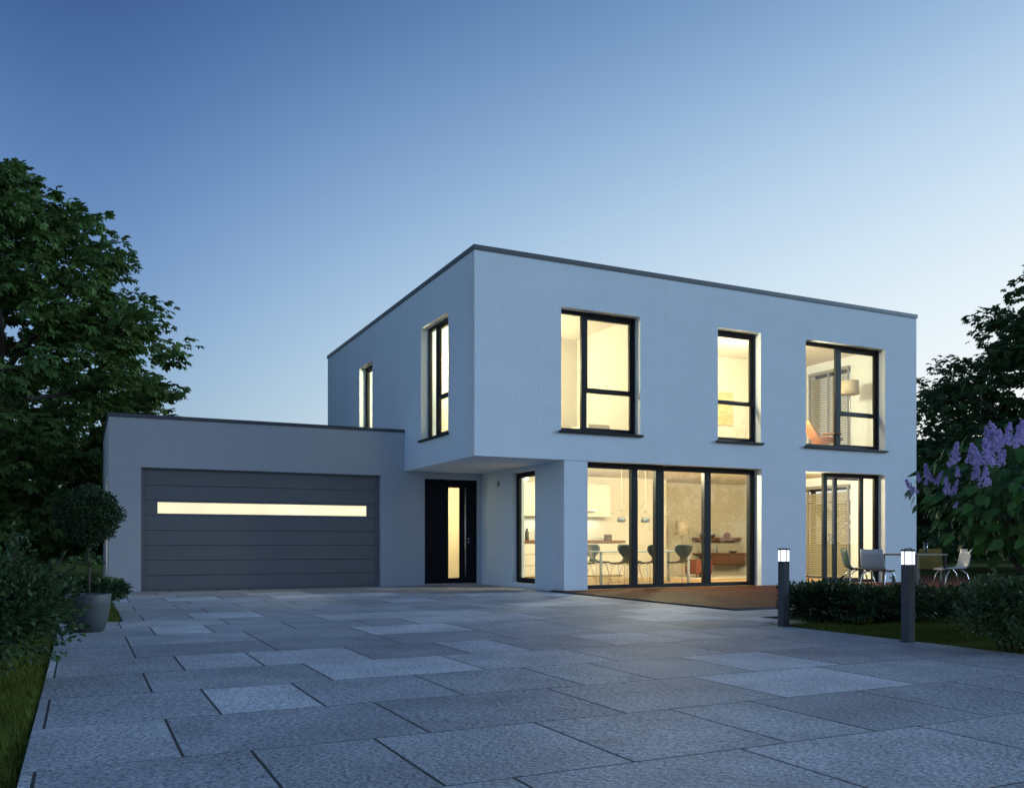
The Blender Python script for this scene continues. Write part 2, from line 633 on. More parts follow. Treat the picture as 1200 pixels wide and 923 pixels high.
def row_extent(y0, y1):
    ym = 0.5 * (y0 + y1)
    if ym < -7.27:
        return DRIVE_L, DRIVE_R
    if ym < -6.3:
        return DRIVE_L, 1.35
    if ym < -5.3:
        return DRIVE_L, 4.2
    if ym < -3.4:
        return DRIVE_L, 1.768
    return -6.19, 1.768


drive = obj('paved_drive', MB().box(DRIVE_L + .01, DRIVE_R - .01, -15.9, -6.29, -0.12, -0.0006).box(DRIVE_L + .01, 1.79, -6.289, -3.372, -0.12, -0.0006)
            .box(DRIVE_R - .0099, 1.34, -7.22, -6.2901, -0.12, -0.0006).box(1.7901, 4.19, -6.289, -5.312, -0.12, -0.0006).box(-6.18, 1.79, -3.371, 0.4, -0.12, -0.0006).box(-6.15, 1.92, 0.4001, YG + .02, -0.12, -0.0006), M['bed'], kind='structure')

slab_cache = {}


def slab_mesh(lx, ly):
    key = (round(lx, 3), round(ly, 3))
    if key not in slab_cache:
        a, b, c, t = lx / 2, ly / 2, 0.002, 0.06
        vs = [(-a, -b, -t), (a, -b, -t), (a, b, -t), (-a, b, -t),
              (-a, -b, -c), (a, -b, -c), (a, b, -c), (-a, b, -c),
              (-a + c, -b + c, 0), (a - c, -b + c, 0), (a - c, b - c, 0), (-a + c, b - c, 0)]
        fs = [(8, 9, 10, 11)]
        for k in (0, 4):
            for i in range(4):
                j = (i + 1) % 4
                fs.append((k + i, k + j, k + 4 + j, k + 4 + i))
        me = bpy.data.meshes.new('paving_slab')
        me.from_pydata(vs, [], fs)
        slab_cache[key] = me
    return slab_cache[key]


srng = random.Random(21)
for k in range(len(ROWY) - 1):
    y0, y1 = ROWY[k], ROWY[k + 1]
    xl, xr_ = row_extent(y0, y1)
    if y0 > 0.1:
        xr_ = XR - 0.012
    joints = []
    idx = k - 4                       # row 0 starts at y = -12.06
    typeP = (idx % 2 == 1) if idx < 6 else (idx % 2 == 0)
    if idx == 5:
        typeP = True
    if typeP:
        x = -6.24 - 1.187 * 2
        while x < 6:
            joints.append(x)
            x += 1.187
    else:
        x, st = -6.83 - 2.372, 0
        seq = (0.888, 0.592, 0.892)
        while x < 6:
            joints.append(x)
            x += seq[st % 3]
            st += 1
    joints = [xl] + [x for x in joints if xl + 0.04 < x < xr_ - 0.12] + [xr_]
    for i in range(len(joints) - 1):
        xa, xb = joints[i], joints[i + 1]
        ga, gb = 0.0065, 0.006       # wide cross joints, tight row joints
        o = obj('paving_slab', slab_mesh(xb - xa - 2 * ga, y1 - y0 - 2 * gb), M['stone'], drive,
                ((xa + xb) / 2, (y0 + y1) / 2, srng.uniform(0.0, 0.0009)))
        o.rotation_euler = (srng.uniform(-.0004, .0004), srng.uniform(-.0004, .0004), 0)

# timber terrace: boards side by side
terrace = obj('timber_terrace', MB().box(1.86, 15.4, -5.15, -0.005, -0.10, 0.004).box(1.86, 1.925, -0.005, 0.24, -0.10, 0.004).box(W + .01, 15.4, -0.004, 3.95, -0.10, 0.004), M['dark'], kind='structure')
bw = 0.146
nb = 36
bm_front = MB().box(-6.8, 6.8, -bw / 2 + .003, bw / 2 - .003, -0.024, 0.0, 0.004).mesh('deck_board')
for k in range(nb):
    y = -5.20 + bw * (k + 0.5)
    obj('deck_board', bm_front, M['deck'], terrace, (1.80 + 6.8, y, 0.031 + srng.uniform(-.0008, .0008)))
obj('deck_board', MB().box(-.054, .054, -.12, .12, -.024, 0, .004), M['deck'], terrace, (1.862, 0.182, 0.031))
bm_side = MB().box(-1.78, 1.78, -bw / 2 + .003, bw / 2 - .003, -0.024, 0.0, 0.004).mesh('deck_board')
for k in range(26):
    obj('deck_board', bm_side, M['deck'], terrace, (W + 1.81, 0.07 + bw * (k + 0.5) + .012, 0.031))
obj('edge_board', MB().box(1.772, 1.797, -5.225, 0.30, -0.05, 0.028).box(1.7971, 15.4, -5.225, -5.203, -0.05, 0.028), M['dark'], terrace)

# ------------------------------------------------------------------ house
house = thing('house', 'white two-storey flat-roofed house with lit windows and a cantilevered upper floor', 'house')
garage = thing('garage', 'low flat-roofed garage wing with a wide grey sectional door', 'garage', (XG, YG, 0))
garage_off = Vector((-XG, -YG, 0))


def wall(name, axis, a0, a1, z0, z1, p0, p1, openings, material, parent, off=(0, 0, 0)):
    """wall slab between planes p0 and p1 with rectangular openings (a0, a1, z0, z1); axis 'x' runs along x, 'y' along y"""
    A = sorted({a0, a1, *[min(max(v, a0), a1) for o in openings for v in o[:2]]})
    Z = sorted({z0, z1, *[min(max(v, z0), z1) for o in openings for v in o[2:]]})
    mb = MB()
    vid = {}

    def V(a, p, z):
        k = (round(a, 5), round(p, 5), round(z, 5))
        if k not in vid:
            vid[k] = len(mb.v)
            pt = (a, p, z) if axis == 'x' else (p, a, z)
            mb.v.append((pt[0] + off[0], pt[1] + off[1], pt[2] + off[2]))
        return vid[k]

    def solid(i, j):
        if i < 0 or j < 0 or i >= len(A) - 1 or j >= len(Z) - 1:
            return False
        am, zm = (A[i] + A[i + 1]) / 2, (Z[j] + Z[j + 1]) / 2
        return not any(o[0] < am < o[1] and o[2] < zm < o[3] for o in openings)

    def quad(*q):
        q = tuple(q) if axis == 'x' else tuple(reversed(q))
        mb.f.append(q)
        mb.sm.append(False)
    for i in range(len(A) - 1):
        for j in range(len(Z) - 1):
            if not solid(i, j):
                continue
            a, b, c, d = A[i], A[i + 1], Z[j], Z[j + 1]
            quad(V(a, p0, c), V(b, p0, c), V(b, p0, d), V(a, p0, d))
            quad(V(b, p1, c), V(a, p1, c), V(a, p1, d), V(b, p1, d))
            if not solid(i - 1, j):
                quad(V(a, p1, c), V(a, p0, c), V(a, p0, d), V(a, p1, d))
            if not solid(i + 1, j):
                quad(V(b, p0, c), V(b, p1, c), V(b, p1, d), V(b, p0, d))
            if not solid(i, j - 1):
                quad(V(a, p1, c), V(b, p1, c), V(b, p0, c), V(a, p0, c))
            if not solid(i, j + 1):
                quad(V(a, p0, d), V(b, p0, d), V(b, p1, d), V(a, p1, d))
    return obj(name, mb, material, parent)


T = 0.35
OW1, OW2, OW3 = (1.86, 3.72, 3.195, 5.625), (5.722, 6.915, 3.19, 5.622), (8.232, 10.753, 3.19, 5.62)
OL1, OL2 = (1.33, 2.923, 3.2, 5.625), (6.51, 7.671, 3.2, 5.60)
OR_UP, OR_DN = (1.75, 3.12, 3.2, 5.6), (1.75, 4.7, 0.03, 2.5)
ZU0, ZU1 = 2.612, 6.485

wall('upper_wall', 'x', 0, W, ZU0, ZU1, 0, T, [OW1, OW2, OW3], M['plaster'], house)
wall('upper_wall', 'y', T, D, ZU0, ZU1, 0, T, [OL1, OL2], M['plaster_smooth'], house)
wall('upper_wall', 'y', T, D, ZU0, ZU1, W - T, W, [OR_UP], M['plaster'], house)
wall('upper_wall', 'x', T, W - T, ZU0, ZU1, D - T, D, [], M['plaster_smooth'], house)
# ground floor
obj('corner_pillar', MB().box(XR, 2.47, 0.014, 0.40, 0, 2.611), M['plaster'], house)
obj('lower_wall', MB().box(6.93, 8.232, 0, T, 0, 2.611), M['plaster'], house)
obj('lower_wall', MB().box(10.755, W, 0, T, 0, 2.611), M['plaster'], house)
OSIDE = (1.267, 2.36, 0.105, 2.51)
wall('recess_wall', 'y', 0.401, 6.5, 0, 2.748, XR, XR + 0.30, [OSIDE], M['plaster_smooth'], house)
ODOOR = (0.488, 1.818, 0.0, 2.458)
wall('entry_wall', 'x', 0.001, XR - 0.001, 0, 2.748, YG, YG + 0.3, [ODOOR], M['plaster_grey'], house)
wall('lower_wall', 'y', T, D, 0, 2.611, W - T, W, [OR_DN], M['plaster'], house)
obj('lower_wall', MB().box(0.0, W - T, D - T, D, 0, 2.611), M['plaster_smooth'], house)
obj('soffit', MB().box(T, XR - .001, T, YG - .001, 2.614, 2.749), M['plaster_smooth'], house)
obj('floor_slab', MB().box(T + .001, W - T - .001, T + .001, D - T - .001, 2.75, 2.998), M['iceil'], house)
obj('ground_floor', MB().box(XR + .02, W - .02, 0.02, D - .02, -0.1, 0.022), M['ifloor'], house)
obj('upper_floor', MB().box(T + .002, W - T - .002, T + .002, D - T - .002, 2.999, 3.02), M['ifloor'], house)
obj('roof_slab', MB().box(T + .001, W - T - .001, T + .001, D - T - .001, 5.86, 6.2), M['iceil'], house)


def ring(x0, x1, y0, y1, w, z0, z1, lip, drop):
    """coping: flat cap with a downward lip all round"""
    mb = MB()
    prof = [(-lip, z0 - drop), (-lip, z1), (w, z1 - 0.012), (w, z0), (0.002, z0), (0.002, z0 - drop)]
    c = [(x0, y0, 1, 1), (x1, y0, -1, 1), (x1, y1, -1, -1), (x0, y1, 1, -1)]
    vs = [(cx + sx * p, cy + sy * p, z) for (cx, cy, sx, sy) in c for (p, z) in prof]
    n = len(prof)
    fs = []
    for i in range(4):
        j = (i + 1) % 4
        for k in range(n):
            k2 = (k + 1) % n
            fs.append((i * n + k2, i * n + k, j * n + k, j * n + k2))
    return mb.add(vs, fs)


obj('roof_coping', ring(0, W, 0, D, T + .03, ZU1 + .002, H, 0.022, -0.0), M['coping'], house)

# rooms
def room_wall(x0, x1, y0, y1, z0, z1, m='iwall'):
    return obj('room_wall', MB().box(x0, x1, y0, y1, z0, z1), M[m], house)


xi = W - T
room_wall(XR + .301, 8.1, 5.2, 5.3, .022, 2.749)
room_wall(8.0, 8.1, 5.301, 6.2, .022, 2.749)
room_wall(8.0, xi - .001, 6.201, 6.3, .022, 2.749, 'iwall_dim')
room_wall(6.931, 8.231, T + .001, T + .02, .022, 2.749)
room_wall(xi - .02, xi - .001, 4.75, 6.2, .022, 2.749)
room_wall(0.05, 0.15, YG + .301, 6.5, .022, 2.749)
room_wall(0.05, XR - .001, 6.501, 6.6, .022, 2.749)
obj('hall_floor', MB().box(0.1, XR - .002, YG + .302, 6.49, -.1, .02), M['ifloor'], house)
room_wall(4.13, 4.25, T + .001, 3.3, 3.021, 5.859)
room_wall(T + .001, xi - .001, 3.301, 3.4, 3.021, 5.859)
room_wall(T + .001, 4.0, 5.4, 5.5, 3.021, 5.859)
room_wall(4.001, 4.1, 5.4, D - T - .01, 3.021, 5.859)


# ------------------------------------------------------------------ windows and doors
def bar(mb, axis, a0, a1, z0, z1, p0, p1, b=0.006):
    if axis == 'x':
        mb.box(a0, a1, p0, p1, z0, z1, b)
    else:
        mb.box(p0, p1, a0, a1, z0, z1, b)


def window(axis, op, p, cells, parent, fw=0.075, depth=0.07, sill=None, sash=True, label=None):
    """frame mesh named window with pane and sill children.
    p: plane of the outer frame face; cells: list of (a0, a1, z0, z1) glass openings with optional sash profile"""
    a0, a1, z0, z1 = op
    mb = MB()
    eps = 0.0015
    s = 1
    # outer frame
    bar(mb, axis, a0 + eps, a1 - eps, z0 + eps, z0 + fw, p, p + s * depth)
    bar(mb, axis, a0 + eps, a1 - eps, z1 - fw, z1 - eps, p, p + s * depth)
    bar(mb, axis, a0 + eps, a0 + fw, z0 + fw, z1 - fw, p + .0004, p + s * depth)
    bar(mb, axis, a1 - fw, a1 - eps, z0 + fw, z1 - fw, p + .0004, p + s * depth)
    o = None
    panes = []
    for (b0, b1, y0, y1, sw) in cells:
        # sash set slightly back
        if sw > 0:
            q = p + 0.012
            bar(mb, axis, b0, b1, y0, y0 + sw, q, q + depth)
            bar(mb, axis, b0, b1, y1 - sw, y1, q, q + depth)
            bar(mb, axis, b0, b0 + sw, y0 + sw, y1 - sw, q + .0004, q + depth)
            bar(mb, axis, b1 - sw, b1, y0 + sw, y1 - sw, q + .0004, q + depth)
        panes.append((b0 + sw - .004, b1 - sw + .004, y0 + sw - .004, y1 - sw + .004))
    o = obj('window', mb, M['frame'], parent)
    for (b0, b1, y0, y1) in panes:
        g = MB()
        q = p + 0.04
        if axis == 'x':
            g.box(b0, b1, q, q + .012, y0, y1)
        else:
            g.box(q, q + .012, b0, b1, y0, y1)
        obj('pane', g, M['glass'], o)
    if sill is not None:
        g = MB()
        if axis == 'x':
            g.box(a0 - .055, a1 + .055, sill, -0.0005, z0 - .048, z0 - .006, .006)
            g.box(a0 + .001, a1 - .001, 0.0, p + .02, z0 - .02, z0 + .004)
        else:
            g.box(sill, -0.0005, a0 - .055, a1 + .055, z0 - .048, z0 - .006, .006)
            g.box(0.0, p + .02, a0 + .001, a1 - .001, z0 - .02, z0 + .004)
        obj('sill', g, M['frame'], o)
    if label:
        o['label'] = label
    return o


PW = 0.19
fr = 0.075
x0, x1, z0, z1 = OW1
window('x', OW1, PW, [(x0 + fr, 2.46, z0 + fr, z1 - fr, 0.0), (2.53, x1 - fr, 4.055, z1 - fr, .055), (2.53, x1 - fr, z0 + fr, 4.05, .035)], house, sill=-.06)
# mullions belong to the frames: build as extra bars parented to the window
def mullion(win, axis, a0, a1, z0, z1, p, d=0.07):
    mb = MB()
    bar(mb, axis, a0, a1, z0, z1, p, p + d)
    return obj('mullion', mb, M['frame'], win)


w1 = [o for o in kids(house) if o.name.startswith('window')][-1]
mullion(w1, 'x', 2.43, 2.54, z0 + fr, z1 - fr, PW - .004)
mullion(w1, 'x', 2.54, x1 - fr, 4.02, 4.085, PW - .004)
x0, x1, z0, z1 = OW2
w2 = window('x', OW2, PW, [(x0 + fr, x1 - fr, 4.055, z1 - fr, .05), (x0 + fr, x1 - fr, z0 + fr, 4.05, .03)], house, sill=-.06)
mullion(w2, 'x', x0 + fr, x1 - fr, 4.02, 4.085, PW - .004)
x0, x1, z0, z1 = OW3
w3 = window('x', OW3, PW, [(x0 + fr, 9.37, z0 + fr, z1 - fr, 0.0), (9.48, x1 - fr, 4.03, z1 - fr, .055), (9.48, x1 - fr, z0 + fr, 4.02, .035)], house, sill=-.06)
mullion(w3, 'x', 9.35, 9.49, z0 + fr, z1 - fr, PW - .004)
mullion(w3, 'x', 9.49, x1 - fr, 3.985, 4.06, PW - .004)
y0, y1, z0, z1 = OL1
l1 = window('y', OL1, 0.17, [(2.44, y1 - fr, z0 + fr, z1 - fr, 0.0), (y0 + fr, 2.36, 4.05, z1 - fr, .05), (y0 + fr, 2.36, z0 + fr, 4.04, .03)], house, sill=-.06)
mullion(l1, 'y', 2.34, 2.45, z0 + fr, z1 - fr, .166)
mullion(l1, 'y', y0 + fr, 2.34, 4.005, 4.075, .166)
y0, y1, z0, z1 = OL2
l2 = window('y', OL2, 0.17, [(y0 + fr, y1 - fr, z0 + fr, z1 - fr, .04)], house, sill=-.06)
y0, y1, z0, z1 = OSIDE
ws = window('y', OSIDE, XR + 0.10, [(y0 + fr, y1 - fr, z0 + fr, z1 - fr, .035)], house)
# right gable windows (behind the blinds)
for op in (OR_UP, OR_DN):
    y0, y1, z0, z1 = op
    ym = (y0 + y1) / 2
    wr = window('y', op, W - T + .12, [(y0 + fr, ym - .03, z0 + fr, z1 - fr, .03), (ym + .03, y1 - fr, z0 + fr, z1 - fr, .03)], house)
    mullion(wr, 'y', ym - .05, ym + .05, z0 + fr, z1 - fr, W - T + .112)

# wide terrace glazing: four panels
OG = (2.47, 6.93, 0.031, 2.611)
pg = 0.22
x0, x1, z0, z1 = OG
mb = MB()
bar(mb, 'x', x0 + .002, x1 - .002, z0, z0 + .085, pg, pg + .12)
bar(mb, 'x', x0 + .002, x1 - .002, 2.50, z1 - .001, pg, pg + .12)
for (a, b) in ((x0 + .002, x0 + .09), (3.66, 3.81), (4.26, 4.47), (5.535, 5.71), (6.79, x1 - .002)):
    bar(mb, 'x', a, b, z0 + .085, 2.50, pg - .003, pg + .118)
gw = obj('window', mb, M['frame'], house)
gw['label'] = 'wide four-panel terrace glazing with dark frames'
for (a, b) in ((x0 + .09, 3.66), (3.81, 4.26), (4.47, 5.535), (5.71, 6.79)):
    obj('pane', MB().box(a - .005, b + .005, pg + .05, pg + .062, z0 + .08, 2.505), M['glass'], gw)

# half-open sliding terrace door
z0, z1 = 0.031, 2.611
mb = MB()
bar(mb, 'x', 8.97, 10.753, 2.52, z1 - .001, .2, .27)
bar(mb, 'x', 8.97, 10.753, z0, z0 + .075, .2, .27)
for (a, b) in ((8.97, 9.09), (10.15, 10.26), (10.62, 10.753)):
    bar(mb, 'x', a, b, z0 + .075, 2.52, .198, .268)
bar(mb, 'x', 9.10, 10.16, 2.47, 2.52, .272, .32)
bar(mb, 'x', 9.10, 10.16, z0 + .03, z0 + .11, .272, .32)
bar(mb, 'x', 9.345, 9.48, z0 + .11, 2.47, .270, .318)
sdoor = obj('sliding_door', mb, M['frame'], house)
for (a, b) in ((9.085, 9.35), (9.475, 10.155), (10.255, 10.625)):
    obj('pane', MB().box(a, b, .235, .247, z0 + .07, 2.525), M['glass'], sdoor)
obj('handle', MB().box(9.115, 9.14, .155, .17, .95, 1.2, .004).box(9.115, 9.14, .17, .2, .96, .985).box(9.115, 9.14, .17, .2, 1.165, 1.19), M['steel'], sdoor)

# entry door
yd = YG + 0.06
mb = MB()
bar(mb, 'x', .489, .575, 0.005, 2.457, yd, yd + .08)
bar(mb, 'x', 1.735, 1.817, 0.005, 2.457, yd, yd + .08)
bar(mb, 'x', .575, 1.735, 2.375, 2.457, yd + .0004, yd + .08)
door = obj('entry_door', mb, M['entry'], house)
door['label'] = 'black front door with a tall narrow lit glass strip'
dl = MB()
for (a, b, c, d) in ((.56, 1.10, .03, 2.41), (1.385, 1.75, .03, 2.41), (1.10, 1.385, .03, .15), (1.10, 1.385, 2.275, 2.41)):
    bar(dl, 'x', a, b, c, d, yd + .014, yd + .07, 0.0)
obj('door_leaf', dl, M['entry'], door)
obj('pane', MB().box(1.099, 1.386, yd + .035, yd + .045, .149, 2.276), mat('frosted_door_glass', (0.92, 0.86, 0.70), 0.5, trans=0.85), door)
obj('handle', MB().tube([(1.51, yd - .045, .17), (1.51, yd - .045, 2.28)], .016, 12).tube([(1.51, yd - .045, .45), (1.51, yd + .014, .45)], .010, 8).tube([(1.51, yd - .045, 2.0), (1.51, yd + .014, 2.0)], .010, 8), M['steel'], door)
for zz in (1.07, .995):
    obj('lock', MB().tube([(1.61, yd - .004, zz), (1.61, yd + .014, zz)], .017, 12), M['steel'], door)
obj('threshold', MB().box(.49, 1.816, yd - .03, yd + .09, 0.001, .028, .004), M['steel'], door)

# small sensor box on the recess wall under the soffit
sb = thing('wall_sensor', 'small pale sensor box high on the recess wall beside the front door', 'sensor', (XR - .001, 3.05, 2.32))
obj('housing', MB().box(-.035, 0, -.035, .035, -.06, .06, .01), M['plastic'], sb)
obj('lens', MB().tube([(-.05, 0, -.02), (-.034, 0, -.02)], [.012, .02], 12), M['dark'], sb)

# ------------------------------------------------------------------ garage
go = garage_off
ODG = (-5.564, -0.564, 0.0, 2.496)
GD = 9.2                                   # back plane
OGS = (4.75, 6.2, 0.25, 2.35)              # lit side window in the left wall
wall('front_wall', 'x', XG, -0.001, 0, ZG - .075, YG, YG + .3, [ODG], M['plaster_grey'], garage, go)
wall('side_wall', 'y', YG + .3, GD, 0, ZG - .075, XG, XG + .3, [OGS], M['plaster_grey'], garage, go)
wall('back_wall', 'x', XG + .3, -0.001, 0, ZG - .075, GD - .3, GD, [], M['plaster_smooth'], garage, go)
obj('roof', MB().box(XG + .301 + go.x, -.002 + go.x, YG + .301 + go.y, GD - .301 + go.y, 3.0, 3.25), M['coping'], garage)
obj('floor', MB().box(XG + .301 + go.x, -.002 + go.x, YG + .15 + go.y, GD - .301 + go.y, -.08, .01), M['coping'], garage)


def gbox(mb, x0, x1, y0, y1, z0, z1, b=0.0):
    return mb.box(x0 + go.x, x1 + go.x, y0 + go.y, y1 + go.y, z0, z1, b)


cop = MB()
gbox(cop, XG - .02, -.002, YG - .02, YG + .33, ZG - .074, ZG, .004)
gbox(cop, XG - .02, XG + .33, YG + .3301, GD + .02, ZG - .074, ZG, .004)
gbox(cop, XG + .3301, -.002, GD - .33, GD + .02, ZG - .074, ZG, .004)
obj('roof_coping', cop, M['coping'], garage)
# sectional door: eight panels in a steel frame
gf = MB()
gbox(gf, -5.562, -5.475, YG + .12, YG + .2, 0, 2.494)
gbox(gf, -.653, -.566, YG + .12, YG + .2, 0, 2.494)
gbox(gf, -5.475, -.653, YG + .12, YG + .2, 2.46, 2.494)
gdoor = obj('garage_door', gf, M['gdoor'], garage)
ph = 2.46 / 8
for k in range(8):
    z0 = 2.46 - ph * (k + 1) + .003
    z1 = 2.46 - ph * k - .003
    mb = MB()
    if k == 2:
        zs0, zs1 = 1.578, 1.806
        gbox(mb, -5.474, -.654, YG + .135, YG + .18, z0, zs0)
        gbox(mb, -5.474, -.654, YG + .135, YG + .18, zs1, z1)
        gbox(mb, -5.474, -5.245, YG + .135, YG + .18, zs0, zs1)
        gbox(mb, -.86, -.654, YG + .135, YG + .18, zs0, zs1)
        pn = obj('door_panel', mb, M['gdoor'], gdoor)
        g = MB()
        gbox(g, -5.246, -.859, YG + .15, YG + .16, zs0 - .001, zs1 + .001)
        obj('lit_glass_strip', g, M['lit_frost'], gdoor)
    else:
        gbox(mb, -5.474, -.654, YG + .135, YG + .18, z0, z1, .004)
        obj('door_panel', mb, M['gdoor'], gdoor)
# dark seal strip behind the joints, split around the glass strip
gb = MB()
gbox(gb, -5.474, -.654, YG + .181, YG + .19, 0.001, 1.57)
gbox(gb, -5.474, -.654, YG + .181, YG + .19, 1.815, 2.459)
obj('seal', gb, M['dark'], gdoor)
# side window
wg = MB()
for (a, b, c, d) in ((4.75, 6.2, .25, .33), (4.75, 6.2, 2.27, 2.35), (4.75, 4.83, .33, 2.27), (6.12, 6.2, .33, 2.27)):
    gbox(wg, XG + .1, XG + .17, a + .001, b - .001, c + .001, d - .001)
gwin = obj('window', wg, M['frame'], garage)
g = MB()
gbox(g, XG + .125, XG + .137, 4.825, 6.125, .325, 2.275)
obj('pane', g, M['lit_frost'], gwin)

# ------------------------------------------------------------------ lamps inside the rooms
def globe_lamp(label, x, y, z, power, col=(1.0, 0.88, 0.53), drop=0.6, r=0.13, gap=.16):
    t = thing('globe_lamp', label, 'lamp', (x, y, z))
    obj('mount', MB().lathe([(0, 0), (.06, 0), (.06, -.03), (0, -.03)], 20), M['white'], t)
    obj('cord', MB().tube([(0, 0, -.03), (0, 0, -drop)], .004, 6), M['dark'], t)
    obj('globe', MB().lathe([(.02, -drop + r), (r * .6, -drop + r * .8), (r, -drop), (r * .7, -drop - r * .7), (0, -drop - r)], 24), M['lamp_warm'], t)
    ld = bpy.data.lights.new('room_light', 'POINT')
    ld.energy = power
    ld.color = col
    ld.shadow_soft_size = min(r, .12)
    lo = bpy.data.objects.new('room_light', ld)
    COL.objects.link(lo)
    lo.parent = t
    lo.location = (0, 0, -drop - r - gap)
    return t


globe_lamp('globe lamp in the upper corner bedroom', 1.4, 2.65, 5.859, 380)
globe_lamp('globe lamp in the upper room with the painting', 4.95, .8, 5.859, 285)
globe_lamp('globe lamp between the two right upper windows', 7.75, .78, 5.859, 315)
globe_lamp('flush ceiling lamp at the kitchen end of the dining room', 4.0, 1.6, 2.749, 200, drop=.07, r=.055, gap=.03)
globe_lamp('globe lamp by the kitchen recess wall', 2.75, 3.4, 2.749, 60, drop=.2)
globe_lamp('globe lamp behind the wall between glazing and sliding door', 7.85, .75, 2.749, 150, (1.0, 0.78, 0.42), drop=.35)
globe_lamp('flush ceiling lamp above the dining chairs near the glazing', 5.25, 1.15, 2.749, 350, drop=.07, r=.055, gap=.03)
globe_lamp('flush ceiling lamp in the living end near the sliding door', 9.0, 1.25, 2.749, 240, (1.0, 0.80, 0.44), drop=.07, r=.055, gap=.03)
globe_lamp('globe lamp in the entrance hall', 1.25, 5.3, 2.749, 105, (1.0, 0.84, 0.52), drop=.2)
globe_lamp('globe lamp in the upper rear room', 1.2, 6.2, 5.859, 255)

# ------------------------------------------------------------------ kitchen and dining room
ku = thing('kitchen_counter', 'long white kitchen counter with brown worktop along the back wall', 'counter', (2.3, 4.58, .022))
kl = 4.0
obj('plinth', MB().box(.02, kl - .02, .06, .6, 0, .1), M['shade'], ku)
obj('carcass', MB().box(.0, kl, .022, .6, .1, .955), M['cabinet'], ku)
dn = MB().box(.004, .786, 0, .02, .0, .255, .003).mesh('drawer_front')
for i in range(5):
    for j, z in enumerate((.11, .39, .67)):
        obj('drawer_front', dn, M['cabinet'], ku, (i * .8, 0, z))
obj('worktop', MB().box(-.0, kl + .03, -.03, .61, .957, 1.022, .004), M['walnut'], ku)
obj('tap', MB().tube([(1.7, .45, 1.022), (1.7, .45, 1.28), (1.7, .40, 1.34), (1.7, .30, 1.34), (1.7, .27, 1.28)], .012, 10), M['chrome'], ku)
kc = thing('wall_cabinet', 'row of white kitchen wall cabinets', 'cabinet', (2.3, 4.83, 1.66))
obj('carcass', MB().box(0, 3.74, .02, .365, 0, .86), M['cabinet'], kc)
kd = MB().box(.004, .743, 0, .018, .002, .858, .003).mesh('cabinet_door')
for i in range(5):
    obj('cabinet_door', kd, M['cabinet'], kc, (i * .748, 0, 0))
ho = thing('range_hood', 'flat steel range hood pulled out under the wall cabinets', 'range hood', (4.9, 4.66, 1.80))
obj('hood_body', MB().box(-.3, .62, 0, .16, 0, .05, .006), M['steel'], ho)
obj('grip', MB().box(-.28, .60, -.012, 0, .012, .03), M['dark'], ho)
lt = bpy.data.lights.new('worktop_light', 'AREA')
lt.shape = 'RECTANGLE'
lt.size, lt.size_y = 2.6, .08
lt.energy = 9
lt.color = (0.85, 1.0, 0.95)
strip = thing('light_strip', 'cool white light strip under the kitchen cabinets', 'light', (4.5, 5.0, 1.652))
obj('channel', MB().box(-1.3, 1.3, -.03, .03, -.008, .006), M['white'], strip)
lo = bpy.data.objects.new('worktop_light', lt)
COL.objects.link(lo)
lo.parent = strip
lo.location = (0, 0, -.012)


def jar(name, label, cat, loc, prof, m, group=None, n=20):
    o = obj(name, MB().lathe(prof, n), m)
    o.location = loc
    return tag(o, label, cat, group)


jar('cooking_pot', 'steel cooking pot on the kitchen worktop', 'pot', (6.0, 4.9, 1.045), [(0, 0), (.10, 0), (.105, .01), (.105, .15), (.11, .155), (.1, .16), (0, .17)], M['steel'])
for i, (x, h, lab) in enumerate(((3.25, .24, 'tall dark jar on the worktop seen through the recess window'), (3.42, .16, 'short tan jar on the worktop seen through the recess window'), (3.58, .3, 'slim dark bottle on the worktop seen through the recess window'))):
    jar('storage_jar', lab, 'jar', (x, 4.9, 1.045), [(0, 0), (.045, 0), (.05, .02), (.05, h * .7), (.025, h * .82), (.028, h), (0, h)], (M['walnut'], M['tan'], M['dark'])[i])

dt = thing('dining_table', 'long slim white-topped dining table behind the terrace glazing', 'table', (5.28, 2.48, .022))
obj('table_top', MB().box(-1.28, 1.28, -.44, .44, .735, .765, .006), M['bluegrey'], dt)
for sx in (-1, 1):
    for sy in (-1, 1):
        obj('leg', MB().box(sx * 1.23 - .025, sx * 1.23 + .025, sy * .40 - .025, sy * .40 + .025, 0, .734, .004), M['bluegrey'], dt)


def dining_chair():
    t = thing('dining_chair', 'x', 'chair', group='moulded dining chairs around the long table')
    prof = [(-.245, .475, .15, .0), (-.235, .492, .195, .004), (-.15, .498, .225, .010), (-.02, .492, .235, .016), (.09, .490, .215, .02), (.16, .500, .165, .02),
            (.20, .530, .11, .012), (.222, .58, .085, .008), (.238, .635, .11, .012), (.25, .70, .185, .03), (.262, .775, .232, .045), (.272, .85, .235, .045), (.278, .895, .205, .035), (.28, .915, .15, .02)]
    obj('seat_shell', MB().shell([(y, z, w, c) for (y, z, w, c) in prof], 11, .011), M['chair_blue'], t)
    for sx in (-1, 1):
        for (ya, yb) in ((-.12, -.235), (.09, .235)):
            obj('leg', MB().tube([(sx * .06, ya * .6, .478), (sx * .13, ya, .462), (sx * .155, ya * 1.12, .44), (sx * .225, yb, 0.0)], .0085, 8), M['chrome'], t)
    return t


